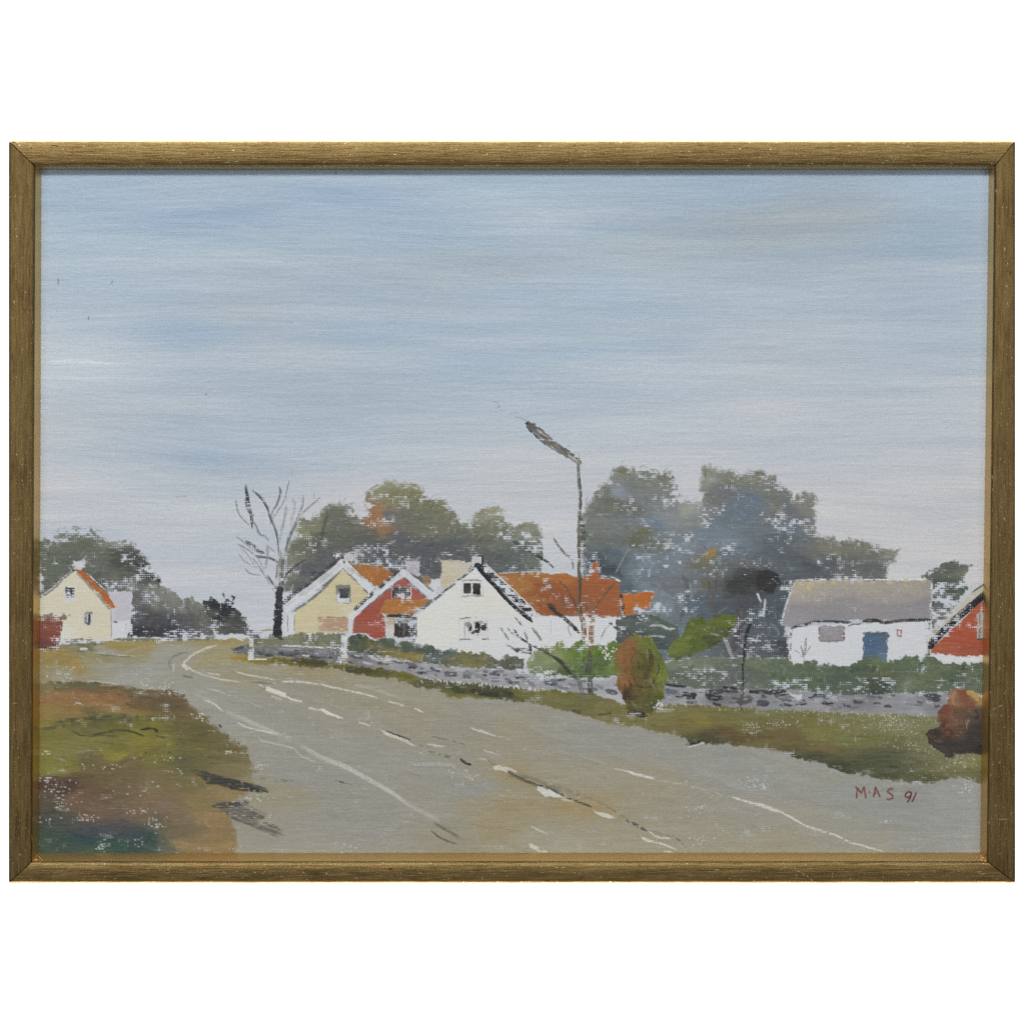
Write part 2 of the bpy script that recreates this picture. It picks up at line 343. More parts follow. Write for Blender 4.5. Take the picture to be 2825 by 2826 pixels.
hs1 = part('painted_house', 'small cream gabled house at the left edge of the painting')
shed_y = 1290
sd = region(P('A', (20, 1128), (312, 885), (345, 890), (480, 1030), (614, 1190), (618, 1450), (210, 1455), (20, 1300)),
       P('A', (300, 980, (224, 217, 186)), (200, 1150, (222, 214, 182)), (450, 1150, (223, 216, 184)), (320, 1280, (224, 216, 182)), (550, 1300, (222, 214, 178)), (250, 1400, (222, 222, 212)), (450, 1420, (222, 216, 184)), (70, 1180, (220, 214, 188))),
       hs1, dry=.03, wob=1.5, streak=2, spk=3)
an = part('painted_house', 'pale mauve grey roof and white wall of the shed behind the cream house')
region(P('A', (592, 1050), (795, 1055), (785, 1295), (640, 1300), (660, 1190)), (198, 196, 205), an, dry=.12, wob=2, streak=2)
region(P('A', (625, 1300), (778, 1295), (752, 1425), (622, 1445)), (214, 217, 225), an, dry=.05, wob=2, streak=2)
S_(['A', (640, 1305), (672, 1310), (700, 1300)], 14, (75, 76, 82), an, dry=.3)
S_(['A', (740, 1320), (745, 1400)], 8, (150, 152, 158), an, dry=.5)
r1 = part('painted_roof', 'orange roof edge of the cream house', hs1)
S_(['A', (345, 905), (420, 985), (500, 1075), (600, 1188)], 26, (146, 140, 134), r1, dry=.2, taper=0)
region(P('A', (328, 880), (372, 872), (420, 915), (500, 1000), (580, 1065), (656, 1185), (610, 1188), (560, 1120), (470, 1020), (400, 955)), P('A', (380, 910, (206, 92, 28)), (500, 1050, (200, 96, 36)), (600, 1150, (204, 96, 38))), r1, dry=.16, edge=.25, ew=4, wob=2)
S_(['A', (420, 905), (520, 1000), (590, 1060)], 10, BARE, None, dry=.5)
S_(['A', (30, 1104), (120, 1045), (230, 945), (318, 872)], 24, (122, 122, 126), r1, dry=.25, taper=0)
S_(['A', (40, 1090), (130, 1028), (230, 935), (300, 880)], 11, (218, 220, 224), None, dry=.5, taper=0)
S_(['A', (300, 885), (325, 872)], 14, (45, 45, 48), r1)
ch1 = part('painted_chimney', 'whitish chimney on the cream house', hs1)
region(P('A', (302, 798), (412, 800), (400, 862), (372, 878), (318, 872)), (214, 213, 220), ch1, dry=.1, edge=.3, ew=4)
w1 = part('painted_window', None, hs1)
region(rect('A', 238, 1015, 322, 1140), (214, 216, 222), w1, wob=1.5, streak=1)
for q in ((255, 1030, 285, 1032), (290, 1030, 312, 1030), (256, 1050, 280, 1056), (292, 1052, 312, 1052), (258, 1082, 276, 1092), (288, 1075, 308, 1078), (250, 1100, 270, 1100), (290, 1098, 308, 1098), (247, 1022, 247, 1090), (285, 1030, 286, 1090)):
    S_(['A', q[:2], q[2:]], 13, (52, 54, 60), w1, dry=.2, taper=0)
w2 = part('painted_window', None, hs1)
region(rect('A', 388, 1228, 468, 1332), (206, 206, 206), w2, wob=1.5, streak=1)
for q, cc in (((408, 1240, 410, 1310), (120, 118, 110)), ((435, 1240, 438, 1270), (34, 36, 40)), ((438, 1275, 440, 1310), (48, 50, 54)), ((425, 1320, 438, 1325), (80, 80, 84)), ((420, 1236, 455, 1234), (125, 125, 125))):
    S_(['A', q[:2], q[2:]], 20, cc, w2, dry=.25, taper=0)
S_(['A', (616, 1190), (622, 1330), (620, 1448)], 7, (150, 148, 142), hs1, dry=.4)
shed = part('painted_house', 'dark red shed cut by the left edge of the painting')
region(P('A', (10, 1275), (215, 1290), (205, 1400), (185, 1535), (10, 1535)), P('A', (80, 1340, (146, 72, 62)), (150, 1450, (150, 68, 58)), (70, 1500, (112, 66, 66)), (180, 1330, (142, 76, 66))), shed, dry=.06, edge=.2, ew=3)
rs = part('painted_roof', 'brown flat roof of the red shed', shed)
region(P('A', (10, 1250), (160, 1240), (285, 1242), (240, 1292), (10, 1290)), P('A', (80, 1260, (136, 98, 86)), (200, 1262, (134, 112, 104)), (120, 1284, (120, 104, 102))), rs, dry=.1, edge=.35, ew=4)
S_(['A', (200, 1300), (205, 1420), (190, 1520)], 18, BARE, None, dry=.6)
for (a, b, w, cc) in (((215, 1462), (470, 1448), 30, (135, 118, 100)), ((320, 1490), (560, 1485), 30, (118, 112, 74)), ((640, 1450), (1400, 1455), 26, (128, 122, 96)), ((650, 1480), (1000, 1490), 36, (172, 146, 84)), ((1000, 1480), (1450, 1470), 30, (160, 146, 98))):
    S_(['A', a, ((a[0] + b[0]) / 2, (a[1] + b[1]) / 2 + 4), b], w, cc, road, dry=.4)
S_(['A', (640, 1438), (1000, 1438), (1500, 1432)], 12, (212, 213, 212), None, dry=.75, a=.7)
S_(['A', (360, 1530), (420, 1528)], 22, (222, 223, 222), None, dry=.35)

# ---------------------------------------------------------------------
# MIDDLE TREES
# ---------------------------------------------------------------------
tm = part('painted_tree', 'olive and rust brown trees massed behind the gabled houses')
pm = P('B', (548, 1050), (560, 950), (580, 760), (600, 660), (650, 610), (645, 530), (690, 450), (760, 450), (830, 430), (870, 380), (930, 335), (1100, 330), (1130, 385), (1180, 430), (1212, 405), (1225, 320), (1255, 230), (1350, 165), (1450, 150), (1580, 180), (1640, 200), (1700, 240), (1800, 285), (1900, 335), (1960, 400), (2010, 500), (2090, 500),
       'D', (25, 1020), (90, 965), (170, 945), (245, 958), (262, 1060), (330, 1095), (370, 1112), (470, 1075), (540, 1080), (570, 1150), (598, 1300), (590, 1500), 'C', (800, 330), (620, 260), (300, 420), (100, 400), 'B', (1500, 1000), (1100, 900), (700, 1100))
region(pm, P('B', (1500, 260, (122, 121, 82)), (1380, 200, (138, 138, 104)), (1700, 340, (112, 112, 84)), (1850, 400, (116, 116, 88)), (1300, 400, (160, 108, 66)), (1330, 480, (166, 110, 62)), (1340, 570, (150, 108, 70)), (1240, 460, (158, 112, 72)), (1000, 430, (98, 104, 88)), (1080, 360, (118, 122, 106)), (950, 600, (88, 95, 82)), (1080, 520, (96, 102, 88)),
             (700, 560, (130, 134, 92)), (760, 500, (116, 120, 92)), (840, 620, (96, 100, 84)), (1450, 460, (98, 102, 104)), (1500, 640, (82, 86, 94)), (1700, 680, (80, 84, 90)), (1650, 500, (104, 108, 88)), (1800, 560, (108, 110, 90)), (1250, 580, (96, 92, 80)), (800, 850, (84, 84, 94)), (900, 760, (86, 88, 92)), (1300, 700, (82, 86, 92)), (1150, 640, (84, 90, 88)), (1380, 820, (82, 84, 92)),
             (620, 780, (122, 126, 100)), (620, 900, (106, 114, 92)), (700, 700, (100, 102, 88)), (600, 1000, (102, 108, 98)), (700, 1000, (92, 92, 96)), (1750, 870, (84, 88, 94)),
             'C', (450, 80, (80, 86, 90)), (700, 60, (92, 98, 90)), (1000, 100, (96, 105, 95)), (900, 250, (84, 92, 92)), (1120, 200, (100, 108, 98)), (250, 250, (78, 82, 90)), (600, 150, (84, 90, 90)),
             'D', (150, 1000, (142, 142, 112)), (450, 1130, (132, 134, 116)), (280, 1180, (112, 116, 96)), (100, 1180, (112, 114, 90)), (520, 1250, (112, 120, 106)), (100, 1300, (92, 98, 94)), (350, 1350, (86, 95, 94))),
       tm, dry=.15, edge=.6, ew=10, wob=5, soft=4)
lift(tm, pm, 1.10)
fringe(pm, tm, 1520)
dabs(pm, 520, 17, 7, -.5, owner=tm, jit=8, dry=.2)
for (x0, y0, x1, y1) in ((1700, 230, 1800, 300), (1780, 270, 1890, 340), (1840, 320, 1931, 390), (1560, 180, 1660, 200), (1230, 250, 1330, 190)):
    for k in range(6):
        dx, dy = rng.normal(0, 16), rng.normal(0, 16)
        S_(['B', (x0 + dx, y0 + dy), ((x0 + x1) / 2 + dx + 8, (y0 + y1) / 2 + dy - 12), (x1 + dx, y1 + dy)], 8, (140, 138, 104), tm, dry=.4, a=.75)
S_(['B', (915, 400), (890, 480), (850, 620), (790, 730)], 26, (84, 82, 76), None, dry=.2, a=.75)
S_(['B', (960, 760), (1000, 750), (1010, 800)], 50, BARE, None, dry=.45)

# bare tree --------------------------------------------------------
bt = part('painted_tree', 'leafless tree with a black trunk and thin grey branches beside the road')
BR = [([(232, 175), (245, 260), (262, 350), (280, 440), (285, 530)], 26, (44, 44, 48)), ([(232, 290), (250, 380), (300, 430)], 18, (70, 70, 74)), ([(285, 470), (320, 520), (345, 580), (390, 600), (428, 640)], 20, (112, 114, 118)),
      ([(292, 222), (360, 280), (410, 360), (440, 450), (480, 540), (500, 640), (508, 760)], 20, (58, 60, 64)), ([(512, 185), (520, 240), (495, 330), (460, 390), (440, 500)], 17, (84, 84, 88)),
      ([(600, 110), (580, 190), (555, 300), (500, 390), (450, 470)], 11, (126, 128, 132)), ([(625, 40), (605, 110), (580, 200)], 6, (140, 142, 146)), ([(152, 300), (165, 380), (195, 440), (270, 515)], 12, (128, 128, 128)),
      ([(570, 350), (555, 450), (530, 560), (515, 640)], 20, (128, 128, 126)), ([(620, 285), (640, 360), (615, 440), (605, 530)], 20, (150, 150, 146)), ([(708, 260), (700, 340), (660, 450), (620, 560), (580, 650), (555, 760)], 18, (104, 104, 100)),
      ([(848, 280), (790, 330), (720, 390), (660, 450)], 18, (128, 126, 118)), ([(795, 230), (796, 290)], 7, (150, 150, 148)), ([(670, 470), (600, 590), (565, 720)], 26, (96, 96, 92)),
      ([(155, 600), (230, 660), (300, 715), (340, 740)], 10, (116, 118, 122)), ([(232, 640), (300, 680), (340, 720), (388, 740)], 28, (46, 47, 52)), ([(170, 665), (240, 700), (300, 748)], 14, (118, 119, 122)),
      ([(310, 762), (380, 772), (440, 780), (505, 818)], 22, (54, 55, 60)), ([(178, 745), (210, 790), (260, 830), (330, 858)], 10, (146, 146, 138)), ([(230, 870), (270, 905), (330, 920), (385, 912)], 10, (112, 112, 106)),
      ([(195, 700), (250, 750), (300, 830), (330, 850)], 9, (148, 148, 142)), ([(340, 780), (375, 860), (390, 920), (440, 970)], 15, (112, 114, 116)), ([(415, 675), (412, 780), (396, 860)], 26, (142, 144, 144)),
      ([(410, 920), (450, 980), (480, 1035)], 20, (72, 73, 78)), ([(425, 680), (460, 720), (490, 742)], 12, (140, 142, 142)), ([(290, 780), (340, 840), (372, 900)], 10, (140, 141, 138)), ([(340, 850), (390, 930), (470, 1060)], 8, (120, 122, 122)), ([(268, 90), (285, 190)], 4, (160, 166, 174))]
for pts, w, cc in BR: S_(['B'] + pts, w * 1.1, tuple(min(v + 16, 160) for v in cc), bt, w2=w * .8, dry=.14, bris=.7, wob=.8)
for k in range(9):
    x = 478 + k * 11
    S_(['B', (x + 30 + rng.normal(0, 8), 700 + rng.uniform(0, 80)), (x + 12 + rng.normal(0, 6), 860), (x + rng.normal(0, 6), 1030)], 15, (128 + rng.normal(0, 14), 130, 118), bt, dry=.35, bris=.7, a=.8)
S_(['B', (540, 780), (535, 900), (520, 1030)], 26, (104, 104, 104), bt, dry=.3)
S_(['B', (538, 1005), (556, 945), (600, 885), (660, 830), (740, 790)], 10, (72, 54, 46), bt, dry=.1)
region(P('B', (482, 1015), (548, 1020), (540, 1150), (535, 1250), (528, 1455), (450, 1455), (460, 1330), (470, 1200), (475, 1100)), P('B', (510, 1060, (56, 57, 62)), (500, 1200, (46, 47, 52)), (515, 1350, (36, 37, 40)), (470, 1420, (42, 42, 46))), bt, dry=.12, edge=.3, ew=4)
S_(['B', (395, 1445), (440, 1430), (470, 1440)], 24, (44, 44, 46), bt, dry=.4)
S_(['B', (300, 1400), (380, 1390), (470, 1385)], 34, (120, 118, 112), road, dry=.6)
S_(['B', (360, 1378), (400, 1374), (445, 1372)], 14, (180, 125, 70), road, dry=.2)

# ---------------------------------------------------------------------
# YELLOW HOUSE
# ---------------------------------------------------------------------
hy = part('painted_house', 'yellow gabled house with broad white bargeboards beside the bare tree')
ry = part('painted_roof', 'orange roof with white bargeboards on the yellow house', hy)
region(P('B', (1085, 825), (1220, 832), (1385, 845), (1415, 880), (1445, 912), (1400, 965), (1350, 1005), (1300, 1015), (1230, 955), (1165, 890)), P('B', (1180, 850, (190, 112, 52)), (1300, 900, (194, 110, 48)), (1380, 900, (188, 104, 50))), ry, dry=.06, edge=.3, ew=5)
region(P('B', (1036, 866), (1250, 1072), (1200, 1150), (1100, 1260), (1085, 1395), (640, 1400), (632, 1225), (800, 1095), (920, 985)),
       P('B', (1030, 930, (218, 204, 150)), (900, 1100, (220, 206, 152)), (1130, 1080, (216, 200, 146)), (760, 1250, (220, 206, 154)), (950, 1220, (218, 203, 150)), (700, 1350, (218, 204, 150)), (1060, 1200, (220, 210, 168))), hy, dry=.05, wob=2, streak=2.5)
S_(['B', (1040, 780), (960, 850), (800, 975), (680, 1060), (540, 1170)], 66, (60, 61, 66), ry, dry=.52, taper=0)
S_(['B', (1036, 818), (940, 905), (800, 1015), (690, 1095), (572, 1190)], 66, (220, 223, 228), ry, dry=.06, taper=0)
S_(['B', (1036, 818), (1130, 905), (1200, 980), (1262, 1042)], 58, (220, 223, 228), ry, dry=.06, taper=0)
S_(['B', (1020, 880), (950, 955), (880, 1030), (800, 1100), (720, 1160), (610, 1232)], 20, (112, 113, 118), ry, dry=.2)
S_(['B', (1045, 880), (1130, 955), (1200, 1030), (1248, 1075)], 17, (120, 121, 122), ry, dry=.25)
S_(['B', (1100, 860), (1180, 930), (1240, 990)], 20, (190, 186, 168), ry, dry=.5)
S_(['B', (1040, 800), (1052, 826)], 16, (70, 71, 76), ry)
S_(['B', (1055, 822), (1220, 828), (1385, 836)], 13, (222, 223, 226), ry, dry=.35)
S_(['B', (1290, 1020), (1360, 1010), (1430, 930)], 26, (222, 223, 226), None, dry=.5)
region(P('B', (560, 1245), (635, 1230), (640, 1400), (560, 1410)), (216, 219, 224), hy, dry=.1, wob=2)
S_(['B', (578, 1250), (580, 1390)], 10, (130, 132, 136), hy, dry=.5)
S_(['B', (634, 1235), (638, 1390)], 9, (132, 132, 130), hy, dry=.3)
cy = part('painted_chimney', 'pale grey chimney on the yellow house', hy)
region(rect('B', 1036, 735, 1165, 812), P('B', (1060, 770, (206, 204, 210)), (1110, 780, (178, 176, 184)), (1150, 760, (216, 216, 220))), cy, dry=.15, edge=.3, ew=5)
wy_ = part('painted_window', 'small dark square window in a white frame', hy)
region(rect('B', 978, 1000, 1098, 1152), P('B', (1040, 1015, (132, 132, 126)), (1040, 1080, (220, 222, 226)), (1085, 1015, (128, 128, 124)), (1000, 1140, (220, 222, 226))), wy_, wob=1.5, dry=.05)
region(rect('B', 1012, 1028, 1086, 1112), P('B', (1030, 1060, (46, 50, 58)), (1070, 1090, (64, 66, 72)), (1060, 1045, (84, 84, 88))), wy_, dry=.12, edge=.15, ew=3)
S_(['B', (1096, 1040), (1094, 1150)], 8, (100, 102, 106), wy_, dry=.2); S_(['B', (980, 1148), (1094, 1152)], 7, (130, 131, 130), wy_, dry=.3); S_(['B', (986, 1020), (984, 1145)], 6, (140, 140, 140), wy_, dry=.4)
dt = part('painted_door', 'pale brown low door panel on the yellow house', hy)
region(P('B', (820, 1275), (920, 1268), (1085, 1268), (1085, 1390), (835, 1388)), P('B', (900, 1320, (188, 152, 122)), (1020, 1320, (186, 152, 126)), (860, 1370, (196, 168, 138)), (1060, 1360, (190, 152, 120))), dt, dry=.12, edge=.2, ew=5)
S_(['B', (830, 1270), (920, 1265), (1070, 1266)], 9, (140, 128, 108), dt, dry=.3)

# ---------------------------------------------------------------------
# RED HOUSE
# ---------------------------------------------------------------------
hr = part('painted_house', 'red gabled house with white bargeboards between the yellow and white houses')
rr = part('painted_roof', 'white bargeboards over the red gable', hr)
region(P('B', (1545, 805), (1665, 805), (1670, 930), (1560, 900)), P('B', (1580, 850, (190, 187, 194)), (1640, 870, (186, 183, 192))), part('painted_chimney', 'grey chimney on the red house', hr), dry=.12, edge=.2, ew=5)
region(P('B', (1680, 925), (1765, 930), (1770, 1060), (1690, 1010)), P('B', (1720, 950, (150, 118, 84)), (1740, 1020, (190, 180, 165))), rr, dry=.5, edge=.4, ew=6)
region(P('B', (1760, 950), (1860, 950), (1800, 1100), (1740, 1050)), (212, 214, 218), rr, dry=.4)
region(P('B', (1530, 935), (1640, 1035), (1725, 1115), (1600, 1130), (1390, 1130), (1340, 1235), (1388, 1270), (1385, 1425), (1295, 1445), (1230, 1402), (1112, 1395), (1128, 1270), (1250, 1160), (1400, 1040)),
       P('B', (1530, 980, (190, 84, 80)), (1420, 1080, (184, 76, 70)), (1300, 1200, (186, 74, 66)), (1200, 1300, (188, 76, 66)), (1320, 1350, (190, 76, 66)), (1650, 1080, (188, 82, 78)), (1180, 1370, (178, 84, 76))), hr, dry=.08, edge=.12, ew=4, wob=2.2)
S_(['B', (1525, 915), (1420, 1000), (1300, 1100), (1190, 1190), (1105, 1262)], 56, (220, 223, 228), rr, dry=.08, taper=0)
S_(['B', (1532, 895), (1620, 965), (1700, 1030), (1800, 1112)], 54, (218, 221, 226), rr, dry=.12, taper=0)
S_(['B', (1500, 870), (1380, 985), (1280, 1070), (1140, 1200)], 32, (72, 73, 76), rr, dry=.5, taper=0)
S_(['B', (1515, 955), (1420, 1030), (1310, 1120), (1190, 1225)], 13, (90, 82, 86), rr, dry=.3)
S_(['B', (1545, 945), (1640, 1030), (1730, 1110)], 13, (100, 92, 94), rr, dry=.3)
S_(['B', (1600, 900), (1700, 985), (1790, 1060)], 15, (110, 110, 110), rr, dry=.8)
S_(['B', (1800, 1115), (1860, 1060), (1931, 1000)], 11, (110, 110, 108), rr, dry=.35)
S_(['B', (1095, 1270), (1092, 1400)], 26, (218, 220, 224), hr, dry=.25)
wr = part('painted_window', 'wide dark window under the red gable', hr)
region(rect('B', 1438, 1018, 1605, 1116), (212, 210, 212), wr, dry=.1, wob=1.5)
region(rect('B', 1446, 1022, 1592, 1108), P('B', (1470, 1060, (62, 64, 70)), (1540, 1050, (86, 84, 80)), (1580, 1060, (44, 46, 52)), (1500, 1090, (52, 54, 58))), wr, dry=.34, edge=.2, ew=3)
S_(['B', (1448, 1024), (1446, 1112)], 10, (30, 32, 38), wr); S_(['B', (1586, 1020), (1588, 1090)], 11, (28, 30, 36), wr); S_(['B', (1446, 1022), (1590, 1020)], 8, (48, 50, 54), wr, dry=.2); S_(['B', (1446, 1110), (1560, 1112)], 8, (40, 42, 46), wr, dry=.15)
po = part('painted_roof', 'orange porch roof in front of the red house', hr)
region(P('B', (1400, 1118), (1560, 1120), (1765, 1122), (1700, 1185), (1600, 1258), (1340, 1240), (1362, 1180)), P('B', (1450, 1170, (196, 116, 54)), (1600, 1180, (198, 116, 54)), (1700, 1150, (192, 112, 54)), (1560, 1235, (190, 120, 66))), po, dry=.06, edge=.25, ew=4)
region(rect('B', 1388, 1262, 1470, 1420), P('B', (1420, 1300, (196, 172, 144)), (1420, 1380, (212, 210, 208))), hr, dry=.15)
dr = part('painted_door', 'dark weathered door under the porch', hr)
region(P('B', (1462, 1282), (1592, 1285), (1588, 1440), (1458, 1425)), P('B', (1490, 1330, (58, 56, 54)), (1530, 1330, (96, 92, 88)), (1570, 1340, (84, 78, 68)), (1500, 1410, (72, 70, 66))), dr, dry=.12, edge=.3, ew=5)
for x in (1475, 1492, 1515, 1540, 1562): S_(['B', (x, 1290), (x + 4, 1350), (x - 2, 1420)], 9, (40, 38, 38) if x != 1540 else (120, 114, 106), dr, dry=.25)
S_(['B', (1398, 1258), (1480, 1256), (1595, 1268)], 25, (26, 26, 30), po, dry=.06)
S_(['B', (1465, 1288), (1590, 1284)], 11, (206, 184, 152), dr, dry=.1)
S_(['B', (1660, 1215), (1640, 1270), (1615, 1340), (1605, 1440)], 44, (54, 54, 56), hr, dry=.65, taper=0)
S_(['B', (1750, 1150), (1690, 1200), (1640, 1260)], 26, (80, 80, 80), hr, dry=.75, taper=0)

# ---------------------------------------------------------------------
# WHITE HOUSE, long orange roof
# ---------------------------------------------------------------------
hw_ = part('painted_house', 'white gabled house with black roof edges and a long orange roof')
cw = part('painted_house', 'cream wall showing behind the white gable')
region(P('C', (350, 198), (480, 200), (622, 215), (540, 320), (390, 440), (345, 420)), P('C', (420, 260, (206, 198, 172)), (550, 250, (206, 198, 178)), (400, 380, (204, 196, 166))), cw, dry=.08, edge=.2, ew=4)
chw = part('painted_chimney', 'white chimney with a black weather vane', hw_)
region(rect('C', 605, 165, 692, 250), (206, 204, 208), chw, dry=.2, edge=.2, ew=4)
rw = part('painted_roof', 'long orange tiled roof of the white house', hw_)
proof = P('C', (800, 312), (950, 306), (1100, 298), (1250, 312), (1400, 312), (1445, 332), (1562, 336), (1592, 218), (1655, 213), (1660, 338), (1740, 352), (1822, 368), (1832, 500), (1832, 662), (1700, 672), (1440, 662), (1180, 655), (1090, 600), (1000, 512), (900, 402))
region(proof, P('C', (900, 345, (188, 114, 52)), (1000, 420, (186, 116, 58)), (1200, 330, (192, 112, 50)), (1060, 520, (178, 108, 60)), (1130, 420, (168, 84, 46)), (1150, 600, (172, 84, 44)), (1300, 450, (170, 80, 44)), (1500, 430, (172, 86, 50)), (1700, 430, (180, 88, 50)), (1700, 600, (176, 90, 54)), (1400, 600, (164, 84, 54)), (1620, 270, (190, 94, 54)), (1400, 340, (196, 108, 50)), (1550, 580, (160, 92, 62)), (1780, 520, (180, 92, 54))),
       rw, dry=.09, edge=.3, ew=5, wob=2.2, warp=16, streak=4)
S_(['C', (830, 305), (1100, 292), (1440, 305)], 8, BARE, None, dry=.45)
S_(['C', (1670, 345), (1760, 345), (1840, 380), (1845, 460)], 22, BARE, None, dry=.55)
rw2 = part('painted_roof', 'bright orange end of the roof next to the trees', hw_)
region(P('E', (335, 1072), (480, 1068), (640, 1062), (592, 1110), (578, 1195), (480, 1232), (372, 1258), (345, 1180)), P('E', (420, 1100, (212, 106, 44)), (550, 1090, (212, 98, 34)), (450, 1200, (208, 100, 38))), rw2, dry=.16, edge=.25, ew=4)
pwall = P('C', (628, 275), (760, 400), (900, 535), (1000, 625), (1095, 700), (1110, 668), (1180, 662), (1440, 668), (1700, 676), (1832, 668), (1835, 900), (1700, 920), (1400, 930), (1200, 980), (1080, 1010), (830, 1010), (640, 975), (480, 962), (300, 935), (130, 875), (140, 660), (300, 545), (480, 385))
region(pwall, P('C', (620, 380, (224, 226, 224)), (400, 600, (226, 227, 221)), (300, 780, (227, 227, 220)), (800, 700, (222, 224, 225)), (600, 900, (222, 224, 225)), (1000, 850, (220, 223, 227)), (1300, 780, (220, 223, 227)), (1700, 780, (218, 222, 228)), (720, 600, (226, 225, 215))), hw_, wob=1.5, streak=1.2, spk=3)
S_(['C', (1100, 690), (1250, 690), (1440, 680)], 26, (222, 225, 229), hw_, dry=0)
S_(['C', (632, 258), (540, 330), (430, 415), (300, 520), (200, 600), (120, 665)], 17, (52, 53, 56), hw_, dry=.42, taper=.05)
S_(['C', (300, 510), (200, 590), (110, 665)], 26, (120, 120, 118), hw_, dry=.85)
S_(['C', (110, 660), (130, 740), (120, 850)], 50, (50, 50, 52), hw_, dry=.75, taper=0)
S_(['C', (150, 660), (146, 760), (140, 850)], 9, (110, 110, 110), hw_, dry=.4)
S_(['C', (715, 265), (810, 355), (955, 490), (1100, 630)], 70, (222, 225, 229), hw_, dry=.1, taper=0)
S_(['C', (690, 262), (800, 362), (900, 450), (1000, 545), (1085, 630)], 64, (34, 35, 40), hw_, dry=.5, taper=0)
S_(['C', (640, 240), (700, 310), (790, 405), (880, 510), (980, 605), (1050, 660), (1100, 705)], 32, (26, 27, 32), hw_, dry=.05, taper=.06)
S_(['C', (628, 255), (655, 238), (700, 275)], 38, (44, 45, 54), hw_, dry=.1)
S_(['C', (688, 165), (692, 200), (686, 245)], 11, (36, 36, 40), chw, dry=.05)
S_(['C', (612, 140), (650, 155), (692, 152)], 18, (70, 72, 80), chw, dry=.25)
wu = part('painted_window', 'pair of small dark attic panes', hw_)
S_(['C', (512, 372), (600, 362), (690, 368)], 9, (110, 112, 112), wu, dry=.45)
region(P('C', (533, 388), (600, 388), (600, 472), (540, 474)), P('C', (550, 430, (56, 54, 54)), (580, 440, (84, 74, 72)), (590, 400, (46, 46, 48))), wu, dry=.05, edge=.05, ew=3, wob=1)
region(P('C', (611, 388), (674, 388), (674, 484), (615, 482)), P('C', (630, 430, (52, 50, 50)), (655, 420, (70, 66, 64)), (650, 475, (36, 36, 38))), wu, dry=.08, edge=.05, ew=3, wob=1)
S_(['C', (512, 500), (600, 492), (700, 494)], 11, (130, 132, 136), wu, dry=.6)
S_(['C', (520, 390), (518, 520)], 4, (170, 172, 172), None); S_(['C', (694, 380), (696, 500)], 4, (175, 177, 176), None)
wl = part('painted_window', 'lower window with dark curtains on the white gable', hw_)
region(rect('C', 538, 695, 735, 848), (214, 215, 216), wl, wob=1.2, a=.6)
S_(['C', (500, 682), (600, 674), (745, 682)], 11, (66, 68, 72), wl, dry=.3)
S_(['C', (500, 856), (620, 848), (748, 852)], 11, (88, 90, 98), wl, dry=.35)
S_(['C', (545, 705), (543, 840)], 8, (150, 150, 150), wl, dry=.3); S_(['C', (730, 700), (735, 845)], 6, (150, 152, 152), wl, dry=.3); S_(['C', (752, 690), (755, 850)], 5, (175, 176, 176), None, dry=.4); S_(['C', (498, 670), (500, 840)], 4, (185, 186, 186), None, dry=.4)
for (a, b, w, cc, d) in (((560, 720), (600, 750), 40, (150, 150, 150), .4), ((585, 790), (600, 740), 20, (60, 62, 66), .4), ((620, 715), (700, 712), 16, (60, 62, 66), .3), ((655, 720), (650, 800), 40, (30, 30, 34), .3), ((690, 740), (710, 770), 44, (44, 46, 50), .45), ((630, 790), (600, 800), 24, (58, 60, 64), .4), ((660, 800), (655, 828), 20, (40, 40, 44), .25), ((700, 760), (720, 720), 20, (70, 70, 74), .4)):
    S_(['C', a, b], w * 1.1, tuple(v * .9 for v in cc), wl, dry=d * .25, bris=.3)
S_(['C', (720, 560), (718, 650)], 10, (222, 216, 190), None, a=.5)
S_(['C', (1258, 670), (1256, 810)], 5, (185, 184, 170), hw_)
S_(['E', (340, 1090), (352, 1180), (362, 1258)], 26, (40, 38, 38), rw2, dry=.5, taper=0)

# ---------------------------------------------------------------------
# BIG BLUE-GREY TREES
# ---------------------------------------------------------------------
keep_own = own.copy(); keep_col = col.copy(); keep_h = hgt.copy()
tb = part('painted_tree', 'tall blue grey trees behind the street lamp and the barn')
pb = P('E', (12, 960), (8, 700), (10, 450), (60, 360), (150, 220), (255, 150), (262, 75), (310, 15), (370, 35), (420, 55), (445, 30), (500, 70), (560, 40), (612, 100), (680, 85), (740, 72), (795, 150), (820, 250), (830, 320), (900, 308), (985, 330), (1030, 262), (985, 225), (1005, 110), (1012, 25), (1080, 8), (1130, 60), (1220, 55), (1300, 100), (1420, 58), (1500, 52), (1540, 110), (1615, 98), (1645, 180), (1740, 235), (1765, 290), (1830, 245), (1931, 250),
       'F', (510, 5), (580, -5), (650, 25), (690, 62), (750, 30), (900, 42), (1000, 82), (1100, 108), (1205, 112), (1175, 180), (1095, 240), (1085, 375), (345, 375), (235, 700), (300, 1010), 'G', (1700, 410), (1300, 410), (950, 420), (720, 430), (320, 330), (310, 60))
